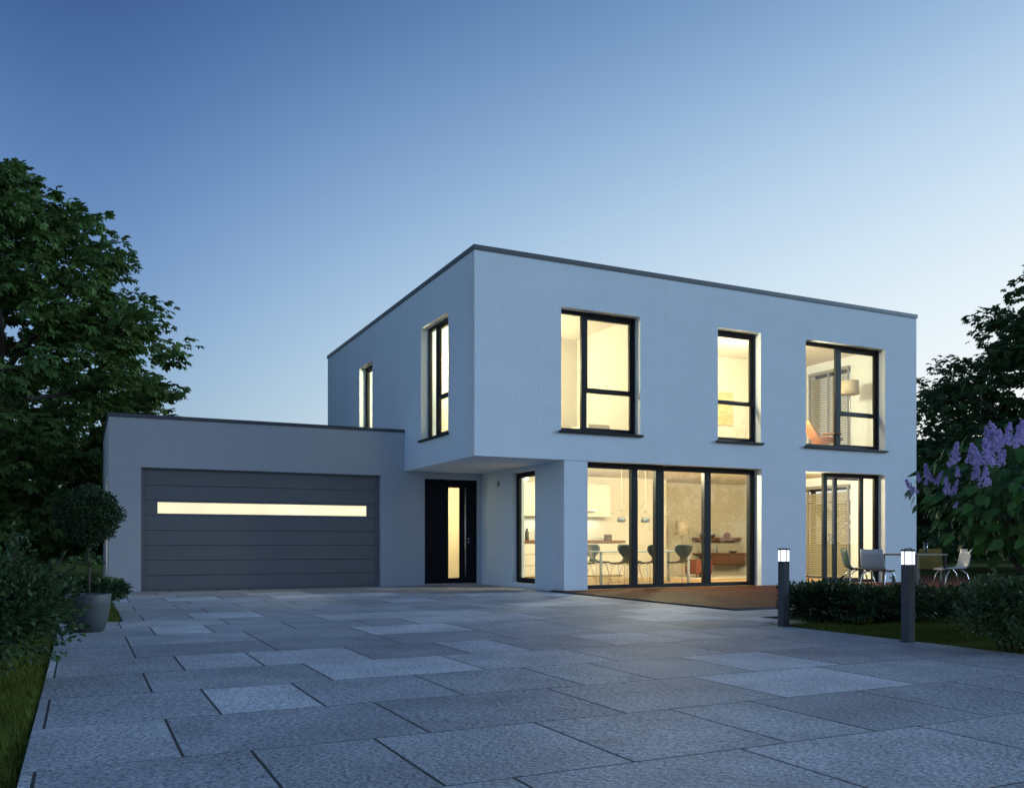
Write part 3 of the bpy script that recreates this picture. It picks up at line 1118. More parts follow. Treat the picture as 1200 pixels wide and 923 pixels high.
c0 = dining_chair()
spots = [(4.42, 1.78, PI, 'dining chair with its back to the glazing, beside the table leg at the kitchen end'),
         (5.12, 1.72, PI + .1, 'dining chair with its back to the glazing, in the middle of the table'),
         (6.02, 1.80, PI - .12, 'dining chair with its back to the glazing, in front of the floor lamp'),
         (3.72, 2.35, PI / 2, 'dining chair at the head of the table nearest the kitchen corner pillar'),
         (4.6, 3.12, .1, 'dining chair across the table under the first pendant lamp'),
         (5.55, 3.15, -.06, 'dining chair across the table under the second pendant lamp')]
for i, (x, y, rz, lab) in enumerate(spots):
    c = c0 if i == 0 else copy_tree(c0)
    c.location = (x, y, .022)
    c.rotation_euler = (0, 0, rz)
    c['label'] = lab

for i, (x, lab) in enumerate(((4.84, 'small slate-grey pendant lamp hanging nearer the kitchen cabinets'), (5.52, 'small slate-grey pendant lamp hanging nearer the living room'))):
    t = thing('pendant_lamp', lab, 'lamp', (x, 2.45, 2.749), group='pendant lamps over the dining table')
    obj('rose', MB().lathe([(0, 0), (.05, 0), (.05, -.02), (0, -.02)], 16), M['white'], t)
    obj('cord', MB().tube([(0, 0, -.02), (0, 0, -1.17)], .0025, 6), M['shade'], t)
    obj('shade', MB().lathe([(0, -1.17), (.07, -1.17), (.098, -1.19), (.104, -1.22), (.10, -1.26), (.085, -1.285), (0, -1.285)], 24), M['pendant'], t)
    obj('cord_grip', MB().tube([(0, 0, -1.03), (0, 0, -1.0)], [.03, .018], 12), M['pendant'], t)

# living end
fl = thing('floor_lamp', 'floor lamp with pale drum shade behind the dining table', 'lamp', (8.75, 5.35, .022))
obj('foot', MB().lathe([(0, 0), (.15, 0), (.15, .015), (.02, .03), (0, .03)], 24), M['steel'], fl)
obj('pole', MB().tube([(0, 0, .02), (0, 0, 1.3)], .011, 8), M['steel'], fl)
obj('lamp_shade', MB().lathe([(.165, 1.60), (.17, 1.60), (.20, 1.19), (.195, 1.19), (.165, 1.60)], 28), M['shade'], fl)
sh = thing('wall_shelf', 'walnut shelf board on the living room back wall', 'shelf', (10.6, 6.07, 1.09))
obj('board', MB().box(-.86, .80, -.12, .125, -.05, .05, .005), M['walnut'], sh)
obj('bracket', MB().box(-.75, .7, .09, .128, -.09, -.05), M['walnut'], sh)
sbx = thing('sideboard', 'floating walnut sideboard under the wall shelf', 'sideboard', (10.75, 5.95, .34))
obj('carcass', MB().box(-.72, .70, -.24, .245, 0, .30, .006), M['walnut'], sbx)
obj('top_board', MB().box(-1.0, .70, -.26, .245, .301, .335, .004), M['walnut'], sbx)
for i in range(2):
    obj('drawer_front', MB().box(-.715 + i * .71, -.015 + i * .705, -.258, -.241, .012, .288, .003), M['walnut'], sbx)
pf = thing('ottoman', 'rust red boxy ottoman beside the sideboard', 'ottoman', (8.72, 4.55, .022))
obj('cushion', MB().box(-.28, .28, -.28, .28, .10, .50, .04), M['red'], pf)
for sx in (-1, 1):
    for sy in (-1, 1):
        obj('leg', MB().box(sx * .22 - .02, sx * .22 + .02, sy * .22 - .02, sy * .22 + .02, 0, .10), M['walnut'], pf)
tag(obj('rug', MB().box(7.9, 11.2, 3.6, 5.8, .0225, .034, .004), M['rug']), 'pale rug on the living room floor', 'rug')
jar('vase', 'white tapered vase on the sideboard', 'vase', (9.93, 5.9, .676), [(0, 0), (.05, 0), (.065, .06), (.055, .16), (.022, .25), (.028, .3), (0, .3)], M['white'])
jar('bottle', 'slim grey bottle on the sideboard between vase and bowl', 'bottle', (10.45, 5.9, .676), [(0, 0), (.03, 0), (.03, .16), (.012, .2), (.012, .28), (0, .28)], M['bluegrey'])
jar('bowl', 'shallow dark bowl on the sideboard', 'bowl', (11.0, 5.85, .676), [(0, 0), (.06, 0), (.16, .06), (.15, .06), (.05, .012), (0, .012)], M['dark'], n=24)
jar('teapot', 'round rust red pot on the wall shelf', 'pot', (10.95, 6.05, 1.141), [(0, 0), (.07, 0), (.10, .04), (.10, .1), (.06, .14), (.02, .15), (0, .17)], M['red'])
jar('jug', 'blue-grey mug on the wall shelf', 'mug', (10.05, 6.05, 1.141), [(0, 0), (.07, 0), (.075, .13), (.065, .13), (.06, .02), (0, .02)], M['bluegrey'])
jar('shelf_bowl', 'dark round bowl on the wall shelf beside the mug', 'bowl', (10.38, 6.05, 1.141), [(0, 0), (.05, 0), (.1, .07), (.1, .09), (.09, .09), (0, .03)], M['dark'])


# ------------------------------------------------------------------ blinds inside the gable windows
def blind(label, y0, y1, z0, z1, x):
    t = thing('venetian_blind', label, 'blind', (x, y0, z0))
    obj('head_box', MB().box(-.05, .02, -.06, y1 - y0 + .06, z1 - z0 - .005, z1 - z0 + .075, .005), M['shutterbox'], t)
    for yy in (-.035, (y1 - y0) / 2, y1 - y0 + .035):
        obj('guide_rail', MB().box(-.03, .02, yy - .022, yy + .022, 0.0, z1 - z0 - .006), M['shutterbox'], t)
    sl = MB().add([(-.020, .02, -.027), (-.020, y1 - y0 - .02, -.027), (.020, y1 - y0 - .02, .027), (.020, .02, .027),
                   (-.024, .02, -.025), (-.024, y1 - y0 - .02, -.025), (.016, y1 - y0 - .02, .029), (.016, .02, .029)],
                  [(0, 1, 2, 3), (7, 6, 5, 4), (0, 4, 5, 1), (1, 5, 6, 2), (2, 6, 7, 3), (3, 7, 4, 0)]).mesh('slat')
    n = int((z1 - z0 - .08) / .064)
    for k in range(n):
        obj('slat', sl, M['blind'], t, (0, 0,   .05 + k * .064))
    obj('bottom_rail', MB().box(-.03, .02, .02, y1 - y0 - .02, .0, .022), M['shutterbox'], t)
    return t


blind('beige slatted blind behind the sliding terrace door', 1.80, 4.6, .06, 2.44, xi - .06)
blind('pale slatted blind in the upper room behind the tan chair', 1.80, 3.10, 3.24, 5.53, xi - .06)

# upper rooms
pt = thing('painting', 'yellow abstract canvas hanging in the upper room', 'painting', (8.42, 3.298, 4.5))
obj('canvas', MB().box(-.45, .42, -.035, -.002, -.42, .42, .004), M['canvas'], pt)
obj('frame', MB().box(-.47, .44, -.03, -.001, .421, .44).box(-.47, .44, -.03, -.001, -.44, -.421).box(-.47, -.4505, -.03, -.001, -.42, .42).box(.4205, .44, -.03, -.001, -.42, .42), M['shade'], pt)
bd = thing('chest', 'low pale chest against the bedroom side wall', 'chest', (3.85, 2.35, 3.021))
obj('carcass', MB().box(-.25, .27, -.5, .5, .08, .62, .005), M['iwall_dim'], bd)
for i in range(3):
    obj('drawer_front', MB().box(-.268, -.251, -.49, .49, .09 + i * .18, .255 + i * .18, .003), M['cabinet'], bd)
obj('plinth', MB().box(-.22, .27, -.46, .46, 0, .08), M['dark'], bd)
lc = thing('lounge_chair', 'tan leather lounge chair behind the upper corner window', 'chair', (*pix(966, 21.4), 3.021), R(60))
obj('seat_shell', MB().shell([(-.36, .40, .30, .02), (-.2, .38, .34, .04), (.05, .33, .35, .06), (.22, .36, .34, .07), (.33, .52, .32, .07), (.42, .72, .28, .05), (.47, .86, .22, .03)], 11, .05), M['tan'], lc)
obj('armrest', MB().box(-.40, -.34, -.3, .15, .50, .55, .02), M['tan'], lc)
obj('armrest', MB().box(.34, .40, -.3, .15, .50, .55, .02), M['tan'], lc)
for a in range(4):
    an = PI / 4 + a * PI / 2
    obj('leg', MB().tube([(0, 0, .34), (0, 0, .14), (.3 * math.cos(an), .3 * math.sin(an), .0)], .016, 8), M['chrome'], lc)
al = thing('arc_lamp', 'floor lamp with pale shade beside the tan lounge chair', 'lamp', (*pix(996, 22.4), 3.021))
obj('foot', MB().lathe([(0, 0), (.16, 0), (.16, .02), (0, .03)], 24), M['steel'], al)
obj('pole', MB().tube([(0, 0, .02), (0, 0, 1.55), (0.02, 0, 1.68)], .012, 8), M['steel'], al)
obj('lamp_shade', MB().lathe([(.21, 2.02), (.215, 2.02), (.235, 1.68), (.23, 1.68), (.21, 2.02)], 28), M['shade'], al)

# ------------------------------------------------------------------ terrace furniture
def terrace_chair(m, straight=False):
    t = thing('terrace_chair', 'x', 'chair', group='moulded chairs around the terrace table')
    prof = [(-.235, .45, .185, .0), (-.22, .468, .205, .004), (-.12, .472, .215, .012), (.04, .462, .22, .02), (.15, .468, .215, .022),
            (.205, .50, .21, .022), (.235, .56, .208, .022), (.255, .64, .205, .024), (.275, .74, .20, .024), (.292, .83, .19, .02)]
    obj('seat_shell', MB().shell(prof, 9, .012), m, t)
    for sx in (-1, 1):
        if straight:
            for yy in (-.2, .22):
                obj('leg', MB().tube([(sx * .19, yy, .455), (sx * .2, yy, 0)], .011, 8), M['dark'], t)
        else:
            obj('leg', MB().tube([(sx * .12, -.08, .455), (sx * .175, -.13, .44), (sx * .20, -.18, .38), (sx * .23, -.26, 0)], .0115, 8), M['chrome'], t)
            obj('leg', MB().tube([(sx * .12, .06, .455), (sx * .175, .12, .44), (sx * .20, .18, .38), (sx * .23, .27, 0)], .0115, 8), M['chrome'], t)
    return t


def face(o, tx, ty):
    d = Vector((tx - o.location.x, ty - o.location.y))
    o.rotation_euler = (0, 0, math.atan2(d.y, d.x) + PI / 2)


tx, ty = pix(1071, 16.2)
tt = thing('terrace_table', 'small square dark terrace table set with glasses', 'table', (tx, ty, .031))
obj('table_top', MB().box(-.40, .40, -.40, .40, .715, .745, .005), M['table'], tt)
for sx in (-1, 1):
    for sy in (-1, 1):
        obj('leg', MB().box(sx * .36 - .018, sx * .36 + .018, sy * .36 - .018, sy * .36 + .018, 0, .714), M['dark'], tt)
for (u, fw, m, st, lab, aim) in ((1006.5, 16.1, 'shell_green', False, 'sea-green moulded terrace chair facing the small table', (1075, 16.0)),
                            (1029, 15.35, 'shell_white', False, 'pale grey moulded terrace chair with its back to the drive', (1068, 16.3)),
                            (1089, 16.75, 'shell_yellow', True, 'olive yellow terrace chair with straight dark legs', (1082, 15.6)),
                            (1115, 16.2, 'shell_white', False, 'pale terrace chair across the table from the sea-green one', (1066, 16.2))):
    c = terrace_chair(M[m], st)
    x, y = pix(u, fw)
    c.location = (x, y, .031)
    ax, ay = pix(*aim)
    face(c, ax, ay)
    c['label'] = lab
for (dx, dy, h, lab) in ((-.22, -.1, .11, 'short drinking glass on the terrace table edge'), (.06, -.2, .2, 'tall glass carafe on the terrace table'), (-.02, .15, .10, 'short drinking glass beside the carafe')):
    jar('drinking_glass', lab, 'glass', (tx + dx, ty + dy, .777), [(0, 0), (.032, 0), (.038, h), (.035, h), (.03, .008), (0, .008)], M['drinkglass'], 'glasses on the terrace table', 16)


# ------------------------------------------------------------------ bollard lamps
def bollard(label, x, y):
    t = thing('bollard_lamp', label, 'bollard lamp', (x, y, 0), group='square bollard lamps at the edge of the drive')
    w = .046
    obj('base_plate', MB().box(-w - .008, w + .008, -w - .008, w + .008, 0, .008), M['bollard'], t)
    obj('post', MB().box(-w, w, -w, w, .008, .758, .003), M['bollard'], t)
    obj('diffuser', MB().box(-w + .003, w - .003, -w + .003, w - .003, .7585, .884), M['bollard_glass'], t)
    for (dx, dy) in ((0, -1), (-1, 0), (0, 1), (1, 0)):
        obj('guard_bar', MB().box(dx * w - .004, dx * w + .004, dy * w - .004, dy * w + .004, .759, .8845), M['bollard'], t)
    obj('cap', MB().box(-w - .003, w + .003, -w - .003, w + .003, .885, .906, .003), M['bollard'], t)
    return t


bollard('dark bollard lamp beside the terrace corner and the end of the hedge', 0.70, -7.42)
bollard('dark bollard lamp standing alone at the edge of the lawn', 0.64, -9.20)

# ------------------------------------------------------------------ foliage tools
def unit(a):
    return a / np.maximum(np.linalg.norm(a, axis=-1, keepdims=True), 1e-9)


def tri_mesh(name, v, f):
    me = bpy.data.meshes.new(name)
    n, k = len(f), f.shape[1]
    me.vertices.add(len(v))
    me.vertices.foreach_set('co', np.ascontiguousarray(v, dtype=np.float32).ravel())
    me.loops.add(n * k)
    me.loops.foreach_set('vertex_index', np.ascontiguousarray(f, dtype=np.int32).ravel())
    me.polygons.add(n)
    me.polygons.foreach_set('loop_start', np.arange(0, n * k, k, dtype=np.int32))
    me.polygons.foreach_set('loop_total', np.full(n, k, dtype=np.int32))
    me.update(calc_edges=True)
    me.validate()
    return me


def leaf_geo(P, Dv, Nv, L, Wd, fold=0.25, wide=0.5):
    """pointed leaf of four points folded along its spine: (verts, tris)"""
    n = len(P)
    Dv = unit(Dv)
    Sd = unit(np.cross(Dv, Nv))
    Nn = np.cross(Sd, Dv)
    L, Wd = L[:, None], Wd[:, None]
    a = P
    c = P + Dv * L - Nn * (0.12 * L)
    m = P + Dv * (L * wide)
    b = m + Sd * Wd + Nn * (fold * Wd)
    d = m - Sd * Wd + Nn * (fold * Wd)
    v = np.stack([a, b, c, d], 1).reshape(-1, 3)
    i = np.arange(n)[:, None] * 4
    f = np.concatenate([i + np.array([[0, 1, 2]]), i + np.array([[0, 2, 3]])], 0)
    return v, f


def join_geo(parts):
    vs, fs, o = [], [], 0
    for v, f in parts:
        vs.append(v)
        fs.append(f + o)
        o += len(v)
    return np.concatenate(vs), np.concatenate(fs)


def palmate(g, P, Dv, Nv, size, k=6):
    """chestnut leaf: k leaflets fanned from the stalk end"""
    Dv = unit(Dv)
    Sd = unit(np.cross(Dv, Nv))
    Nn = np.cross(Sd, Dv)
    parts = []
    for j in range(k):
        a = (-1 + 2 * j / (k - 1)) * 1.75 + g.normal(0, .08, len(P))
        ln = size * (1.0 - 0.30 * abs(-1 + 2 * j / (k - 1))) * g.uniform(.85, 1.1, len(P))
        d = Dv * np.cos(a)[:, None] + Sd * np.sin(a)[:, None] - Nn * g.uniform(.1, .4, len(P))[:, None]
        parts.append(leaf_geo(P, d, Nn, ln, ln * .24, .15, .62))
    return join_geo(parts)


def tree(name, label, pos, height, crown0, rad, pa, pb, n_clump, per, leaf, kind, material, seed, group=None, trunk_r=.3, clump_r=.8, lean=(0, 0), gaps=(), n_limb=18):
    g = np.random.default_rng(seed)
    t = thing(name, label, 'tree', (pos[0], pos[1], -0.03), group=group)
    mb = MB()
    th = height * .86
    tp = []
    for i in range(8):
        q = i / 7
        tp.append((lean[0] * q + .12 * math.sin(3 * q + seed), lean[1] * q + .1 * math.cos(4 * q + seed), th * q))
    mb.tube(tp, [trunk_r * (1.25 if i == 0 else 1) * (1 - .86 * i / 7) for i in range(8)], 10)
    tparr = np.array(tp)

    def prof(z):
        q = np.clip((z - crown0) / (height - crown0), 0, 1)
        return rad * np.power(np.maximum(1 - np.power(q, pa), 0), pb)
    nodes = []
    for i in range(n_limb):
        q = .12 + .8 * (i + g.uniform(0, .6)) / n_limb
        base = np.array([np.interp(q * th, tparr[:, 2], tparr[:, k]) for k in range(3)])
        an = i * 2.4 + g.uniform(-.4, .4)
        zt = min(base[2] + g.uniform(.12, .26) * height * (1 - q * .4), height * .95)
        rr = prof(zt) * g.uniform(.7, .95)
        end = np.array([lean[0] * q + rr * math.cos(an), lean[1] * q + rr * math.sin(an), zt])
        pts = []
        for s in np.linspace(0, 1, 7):
            p = base + (end - base) * s
            p[2] += math.sin(s * PI) * .05 * rr * (1 if i % 2 else -.6) + g.normal(0, .05)
            p[:2] += g.normal(0, .07, 2) * (0 if s == 0 else 1)
            pts.append(p)
        r0 = trunk_r * .42 * (1 - .6 * q)
        mb.tube([tuple(p) for p in pts], [r0 * (1 - .85 * s) + .008 for s in np.linspace(0, 1, 7)], 6)
        nodes += pts[2:]
    nodes = np.array(nodes)
    # leaf clumps through the crown, denser to the outside
    C = []
    while len(C) < n_clump:
        z = crown0 + (height - crown0) * g.uniform(0, 1)
        r = float(prof(z))
        if g.uniform() > (r / rad) ** 1.5 + .08:
            continue
        f = g.uniform() ** .42 * g.uniform(.82, 1.18)
        an = g.uniform(0, 2 * PI)
        q = z / height
        c = np.array([lean[0] * q + r * f * math.cos(an), lean[1] * q + r * f * math.sin(an), z])
        if any(np.linalg.norm((c - np.array(k[:3]) ) / np.array(k[3:])) < 1 for k in gaps):
            continue
        C.append(c)
    C = np.array(C)
    C = C[np.argsort(np.min(np.linalg.norm(C[:, None] - nodes[None], axis=2), axis=1))]
    joints_ = [*nodes]
    for c in C:
        d = np.linalg.norm(np.array(joints_) - c, axis=1)
        b = joints_[int(np.argmin(d))]
        joints_.append(c)
        mid = (b + c) / 2 + np.array([0, 0, -.08 * np.min(d)])
        mb.tube([tuple(b), tuple(mid), tuple(c)], [.022, .014, .006], 4, cap=False)
    obj('trunk', mb, M['bark'], t)
    rs = g.uniform(.6, 1.25, n_clump) * clump_r
    idx = np.repeat(np.arange(n_clump), per)
    n = len(idx)
    e = unit(g.normal(0, 1, (n, 3)))
    rad_f = g.uniform(.25, 1, n) ** .6
    off = e * rad_f[:, None] * np.array([1.0, 1.0, .42])
    P = C[idx] + off * rs[idx][:, None]
    P[:, 2] = np.maximum(P[:, 2], .12)
    out = P - np.array([lean[0] * .4, lean[1] * .4, height * .45])
    Dv = unit(unit(out) * [1, 1, .3] + e * .7 + g.normal(0, .35, (n, 3)) + np.array([0, 0, -.45]))
    Nv = unit(np.array([0, 0, 1.0]) + e * .35 + g.normal(0, .25, (n, 3)))
    sz = leaf * g.uniform(.7, 1.25, n)
    if kind == 'palm':
        v, f = palmate(g, P, Dv, Nv, sz)
    else:
        v, f = leaf_geo(P, Dv, Nv, sz, sz * .36)
    obj('crown', tri_mesh('crown', v, f), material, t)
    return t


def shrub(name, label, pos, rx, ry, h, n, L, ratio, material, seed, cat='shrub', group=None, lobes=16, z0=0.0, up=.4, stems=9, base=None, sprigs=0):
    g = np.random.default_rng(seed)
    t = thing(name, label, cat, (pos[0], pos[1], -0.03), group=group)
    cz = z0 + (h - z0) * .5
    hz = (h - z0) * .5
    lo = unit(g.normal(0, 1, (lobes, 3)))
    lo *= g.uniform(.35, .72, (lobes, 1))
    lr = g.uniform(.3, .5, lobes)
    idx = g.integers(0, lobes, n)
    e = unit(g.normal(0, 1, (n, 3)))
    Q = lo[idx] + e * (lr[idx] * g.uniform(.55, 1.05, n))[:, None]
    P = Q * np.array([rx, ry, hz]) + np.array([0, 0, cz])
    P[:, 2] = np.maximum(P[:, 2], .02 + g.uniform(0, .06, n))
    Dv = unit(e + unit(Q) * .7 + np.array([0, 0, up]) + g.normal(0, .35, (n, 3)))
    Nv = unit(np.array([0, 0, .8]) + unit(Q) * .6 + g.normal(0, .4, (n, 3)))
    sz = L * g.uniform(.65, 1.25, n)
    parts = [leaf_geo(P, Dv, Nv, sz, sz * ratio)]
    mb = MB()
    for i in range(stems):
        k = int(g.integers(0, lobes))
        tip = lo[k] * np.array([rx, ry, hz]) + np.array([0, 0, cz])
        b = np.array([tip[0] * .25, tip[1] * .25, 0.0])
        mid = (b + tip) / 2 + np.array([tip[0] * .08, tip[1] * .08, .05])
        mb.tube([tuple(b), tuple(mid), tuple(tip)], [.012, .009, .004], 5)
    for i in range(sprigs):
        d = unit(g.normal(0, 1, 3) * [1, 1, .5] + [0, 0, .25])
        a = d * np.array([rx, ry, hz]) * .75 + [0, 0, cz]
        ln = g.uniform(.12, .3) * (rx + h) * .5
        dd = unit(d + [0, 0, .5] + g.normal(0, .2, 3))
        b = a + dd * ln
        mb.tube([tuple(a), tuple(b)], [.004, .002], 4, cap=False)
        m = 14
        s = g.uniform(.1, 1, m)
        PP = a + dd * (ln * s)[:, None]
        DD = unit(dd * .7 + g.normal(0, .6, (m, 3)))
        z = L * g.uniform(.8, 1.3, m)
        parts.append(leaf_geo(PP, DD, unit(np.array([0, 0, 1.]) + g.normal(0, .4, (m, 3))), z, z * ratio))
    obj('stem', mb, M['bark'], t, kind='stuff')
    v, f = join_geo(parts)
    v[:, 2] = np.maximum(v[:, 2], .01)
    obj('foliage', tri_mesh('foliage', v, f), material, t)
    return t


# ------------------------------------------------------------------ trees
lx, ly = pix(-4, 25.0)
tree('chestnut_tree', 'broad dark green chestnut tree rising behind the garage', (lx, ly), 11.75, .7, 5.35, 2.3, .62, 500, 42, .24, 'palm', M['leaf_tree'], 11,
     trunk_r=.34, clump_r=.85, gaps=((.2, -2.5, 6.3, 1.3, 3.2, .9), (1.3, -3.0, 5.1, .9, 2.6, .45)))
gx, gy = pix(-150, 31)
tree('chestnut_tree', 'second chestnut tree standing farther back beyond the garage', (gx, gy), 12.0, .6, 6.0, 2.6, .6, 190, 36, .24, 'palm', M['leaf_tree'], 12, trunk_r=.34, clump_r=1.0)
for i, (u, fw, h, rr, lab) in enumerate(((60, 44, 6.5, 4.0, 'low bushy tree on the lawn beyond the chestnut'), (120, 50, 7.5, 4.2, 'low bushy tree whose crown ends at the garage wall'), (-10, 47, 7.5, 4.5, 'low bushy tree behind the chestnut trunk'))):
    x, y = pix(u, fw)
    tree('bushy_tree', lab, (x, y), h, .25, rr, 3.0, .55, 110, 40, .34, 'leaf', M['leaf_far'], 30 + i, 'low trees at the far end of the lawn', trunk_r=.18, clump_r=1.0, n_limb=10)

ax, ay = pix(1268, 32)
tree('maple_tree', 'tall dark tree with tiered branches right of the house', (ax, ay), 12.3, .8, 8.0, 1.5, .9, 560, 46, .25, 'palm', M['leaf_far'], 41, trunk_r=.34, clump_r=.95)
for i, (u, fw, h, c0, rr, nc, lab) in enumerate(((1105, 38, 7.0, 1.1, 3.6, 110, 'smaller tree with thin lower crown just beyond the house corner'),
                                              (1165, 47, 8.5, .5, 4.6, 130, 'dark background tree seen under the lilac blossoms'),
                                              (1085, 54, 7.0, .3, 4.0, 80, 'background tree at the far lawn edge by the house corner'),
                                              (1235, 52, 8.0, .3, 4.6, 110, 'background tree behind the tall tiered tree'))):
    x, y = pix(u, fw)
    tree('garden_tree', lab, (x, y), h, c0, rr, 2.2, .7, nc, 38, .32, 'leaf', M['leaf_far'], 50 + i, 'trees beyond the right side of the house', trunk_r=.2, clump_r=.95, n_limb=12)

tree('garden_tree', 'broad tree across the drive that is mirrored in the terrace glazing', (18.6, -15.4), 7.0, .8, 3.4, 2.4, .6, 120, 38, .2, 'leaf', M['leaf_far'], 60, trunk_r=.2, clump_r=.8, n_limb=12)

# ------------------------------------------------------------------ shrubs
shrub('leafy_shrub', 'large dark shrub spilling over the paving at the left edge of the drive', (-7.42, -8.2), .86, 1.1, 1.06, 13000, .046, .34, M['leaf_bush'], 61, lobes=22, sprigs=80, stems=16)
shrub('leafy_shrub', 'mid-height shrub growing behind the large left shrub', (-7.75, -5.6), .8, .9, .95, 6000, .045, .34, M['leaf_bush'], 62, lobes=18, sprigs=24)
shrub('low_shrub', 'low dark shrub between the grey pot and the garage corner', (-6.62, -1.5), .62, .8, .55, 4500, .06, .3, M['leaf_hedge'], 63, sprigs=20)
shrub('low_shrub', 'low dark shrub behind the grey pot', (-7.5, -2.6), .75, .7, .58, 4500, .06, .3, M['leaf_hedge'], 64, sprigs=20)

for i, (x, y, rx, ry, h, lab) in enumerate(((1.45, -7.35, .72, .55, .54, 'evergreen hedge shrub right behind the bollard by the terrace corner'),
                                           (2.35, -7.4, .75, .6, .50, 'second hedge shrub along the terrace, growing up in front of the sliding door'),
                                           (3.3, -7.1, .8, .6, .40, 'third hedge shrub along the terrace, in front of the pale grey chair'),
                                           (4.3, -6.9, .85, .65, .38, 'fourth hedge shrub along the terrace, in front of the olive chair'),
                                           (5.5, -6.9, .95, .7, .42, 'fifth hedge shrub along the terrace, near the lilac'))):
    shrub('hedge_shrub', lab, (x, y), rx, ry, h, 5200, .062, .24, M['leaf_hedge'], 70 + i, group='evergreen hedge shrubs along the terrace', sprigs=22, up=.6)
shrub('leafy_shrub', 'fine-leaved shrub at the lawn corner beneath the lilac', pix(1186, 8.0), .46, .46, .74, 6500, .042, .32, M['leaf_light'], 80, sprigs=44)
shrub('leafy_shrub', 'dark shrub at the foot of the lilac stems', (2.6, -9.0), .8, .7, .72, 5000, .055, .3, M['leaf_hedge'], 81, sprigs=20)

# potted topiary
pt = thing('potted_topiary', 'clipped ball tree in a large grey tapered pot beside the drive', 'potted plant', (-6.58, -4.55, 0.0))
obj('pot', MB().lathe([(0, .001), (.145, .001), (.165, .02), (.20, .15), (.222, .30), (.232, .405), (.226, .412), (.205, .412), (.195, .36), (0, .36)], 40), M['pot'], pt)
obj('soil', MB().lathe([(0, .372), (.10, .376), (.196, .368)], 24), M['soil'], pt)
obj('stem', MB().tube([(0, 0, .36), (.008, .004, .6), (-.006, .0, .85), (.004, -.004, 1.2)], [.016, .013, .012, .010], 8), M['bark'], pt)
g = np.random.default_rng(90)
n = 9000
e = unit(g.normal(0, 1, (n, 3)))
rr = .305 * (1 + .09 * np.sin(e[:, 0] * 7 + 1) * np.cos(e[:, 2] * 6) + .05 * np.sin(e[:, 1] * 13 + e[:, 2] * 9)) * g.uniform(.4, 1.22, n) ** .5
P = e * rr[:, None] * np.array([1, 1, .95]) + np.array([0, 0, 1.27])
s = .028 * g.uniform(.7, 1.3, n)
v, f = leaf_geo(P, unit(e + g.normal(0, .6, (n, 3))), unit(e + g.normal(0, .7, (n, 3))), s, s * .35)
obj('foliage', tri_mesh('foliage', v, f), M['leaf_topiary'], pt)
g = np.random.default_rng(91)
n = 60
P = np.array([0, 0, .80]) + g.normal(0, 1, (n, 3)) * [.05, .05, .05]
s = .045 * g.uniform(.7, 1.2, n)
v, f = leaf_geo(P, unit(g.normal(0, 1, (n, 3))), unit(g.normal(0, 1, (n, 3)) + [0, 0, 1]), s, s * .35)
obj('stem_leaves', tri_mesh('stem_leaves', v, f), M['leaf_topiary'], pt)

# ------------------------------------------------------------------ lilac
LX, LY = pix(1236, 9.1)
lil = thing('lilac_bush', 'lilac bush with purple blossom panicles leaning in over the lawn', 'lilac', (LX, LY, -.03))
g = np.random.default_rng(101)
LC, LR = np.array([0, 0, 1.54]), np.array([1.42, 1.2, .72])


def heart_leaf():
    pts = [(0, 0), (.22, .06), (.33, .25), (.31, .50), (.18, .78), (0, 1.0)]
    vs, fs = [], []
    for (w, y) in pts:
        droop = -.25 * y * y
        vs += [(-w, y, droop + .18 * w), (0, y, droop), (w, y, droop + .18 * w)]
    for i in range(len(pts) - 1):
        a = i * 3
        fs += [(a, a + 1, a + 4, a + 3), (a + 1, a + 2, a + 5, a + 4)]
    me = MB().add(vs, fs, True).mesh('leaf')
    return me


hl = heart_leaf()
stems = MB()
tips = []
for i in range(15):
    an = i * 2.4 + g.uniform(-.3, .3)
    ce = unit(np.array([math.cos(an), math.sin(an), g.uniform(-.35, .9)]))
    tip = LC + ce * LR * g.uniform(.7, .92)
    b = np.array([.12 * math.cos(an), .12 * math.sin(an), 0])
    m1 = b * 1.5 + np.array([0, 0, .55])
    m2 = (m1 + tip) / 2 + np.array([0, 0, .12])
    stems.tube([tuple(b), tuple(m1), tuple(m2), tuple(tip)], [.026, .02, .012, .005], 6)
    tips.append(tip)
obj('stem', stems, M['bark'], lil, kind='stuff')
# inner leaves nobody could pick apart
n = 1500
e = unit(g.normal(0, 1, (n, 3)))
P = LC + e * LR * (g.uniform(.2, .88, n) ** .6)[:, None]
Dv = unit(e * [1, 1, .3] + np.array([0, 0, -.75]) + g.normal(0, .4, (n, 3)))
s = .13 * g.uniform(.7, 1.2, n)
v, f = leaf_geo(P, Dv, unit(e + np.array([0, 0, .6]) + g.normal(0, .3, (n, 3))), s, s * .40, .2, .38)
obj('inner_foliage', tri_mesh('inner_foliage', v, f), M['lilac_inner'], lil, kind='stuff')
# outer leaves one by one, on the side that shows
view = unit(np.array([CAM[0] - LX, CAM[1] - LY, 0]))
left = np.array([-math.cos(YAW), -math.sin(YAW), 0])
cnt = 0
while cnt < 295:
    e = unit(g.normal(0, 1, 3))
    if e @ view + .9 * (e @ left) < .15:
        continue
    p = LC + e * LR * g.uniform(.84, 1.04)
    d = unit(e * [1, 1, .2] + np.array([0, 0, -.7]) + g.normal(0, .35, 3))
    nn = unit(e + np.array([0, 0, .5]) + g.normal(0, .25, 3))
    sx = unit(np.cross(d, nn))
    nn = np.cross(sx, d)
    sz = g.uniform(.09, .165)
    mw = Matrix(((sx[0] * sz, d[0] * sz, nn[0] * sz, p[0]), (sx[1] * sz, d[1] * sz, nn[1] * sz, p[1]), (sx[2] * sz, d[2] * sz, nn[2] * sz, p[2]), (0, 0, 0, 1)))
    o = obj('leaf', hl, M['leaf_lilac'], lil)
    o.matrix_basis = mw
    cnt += 1


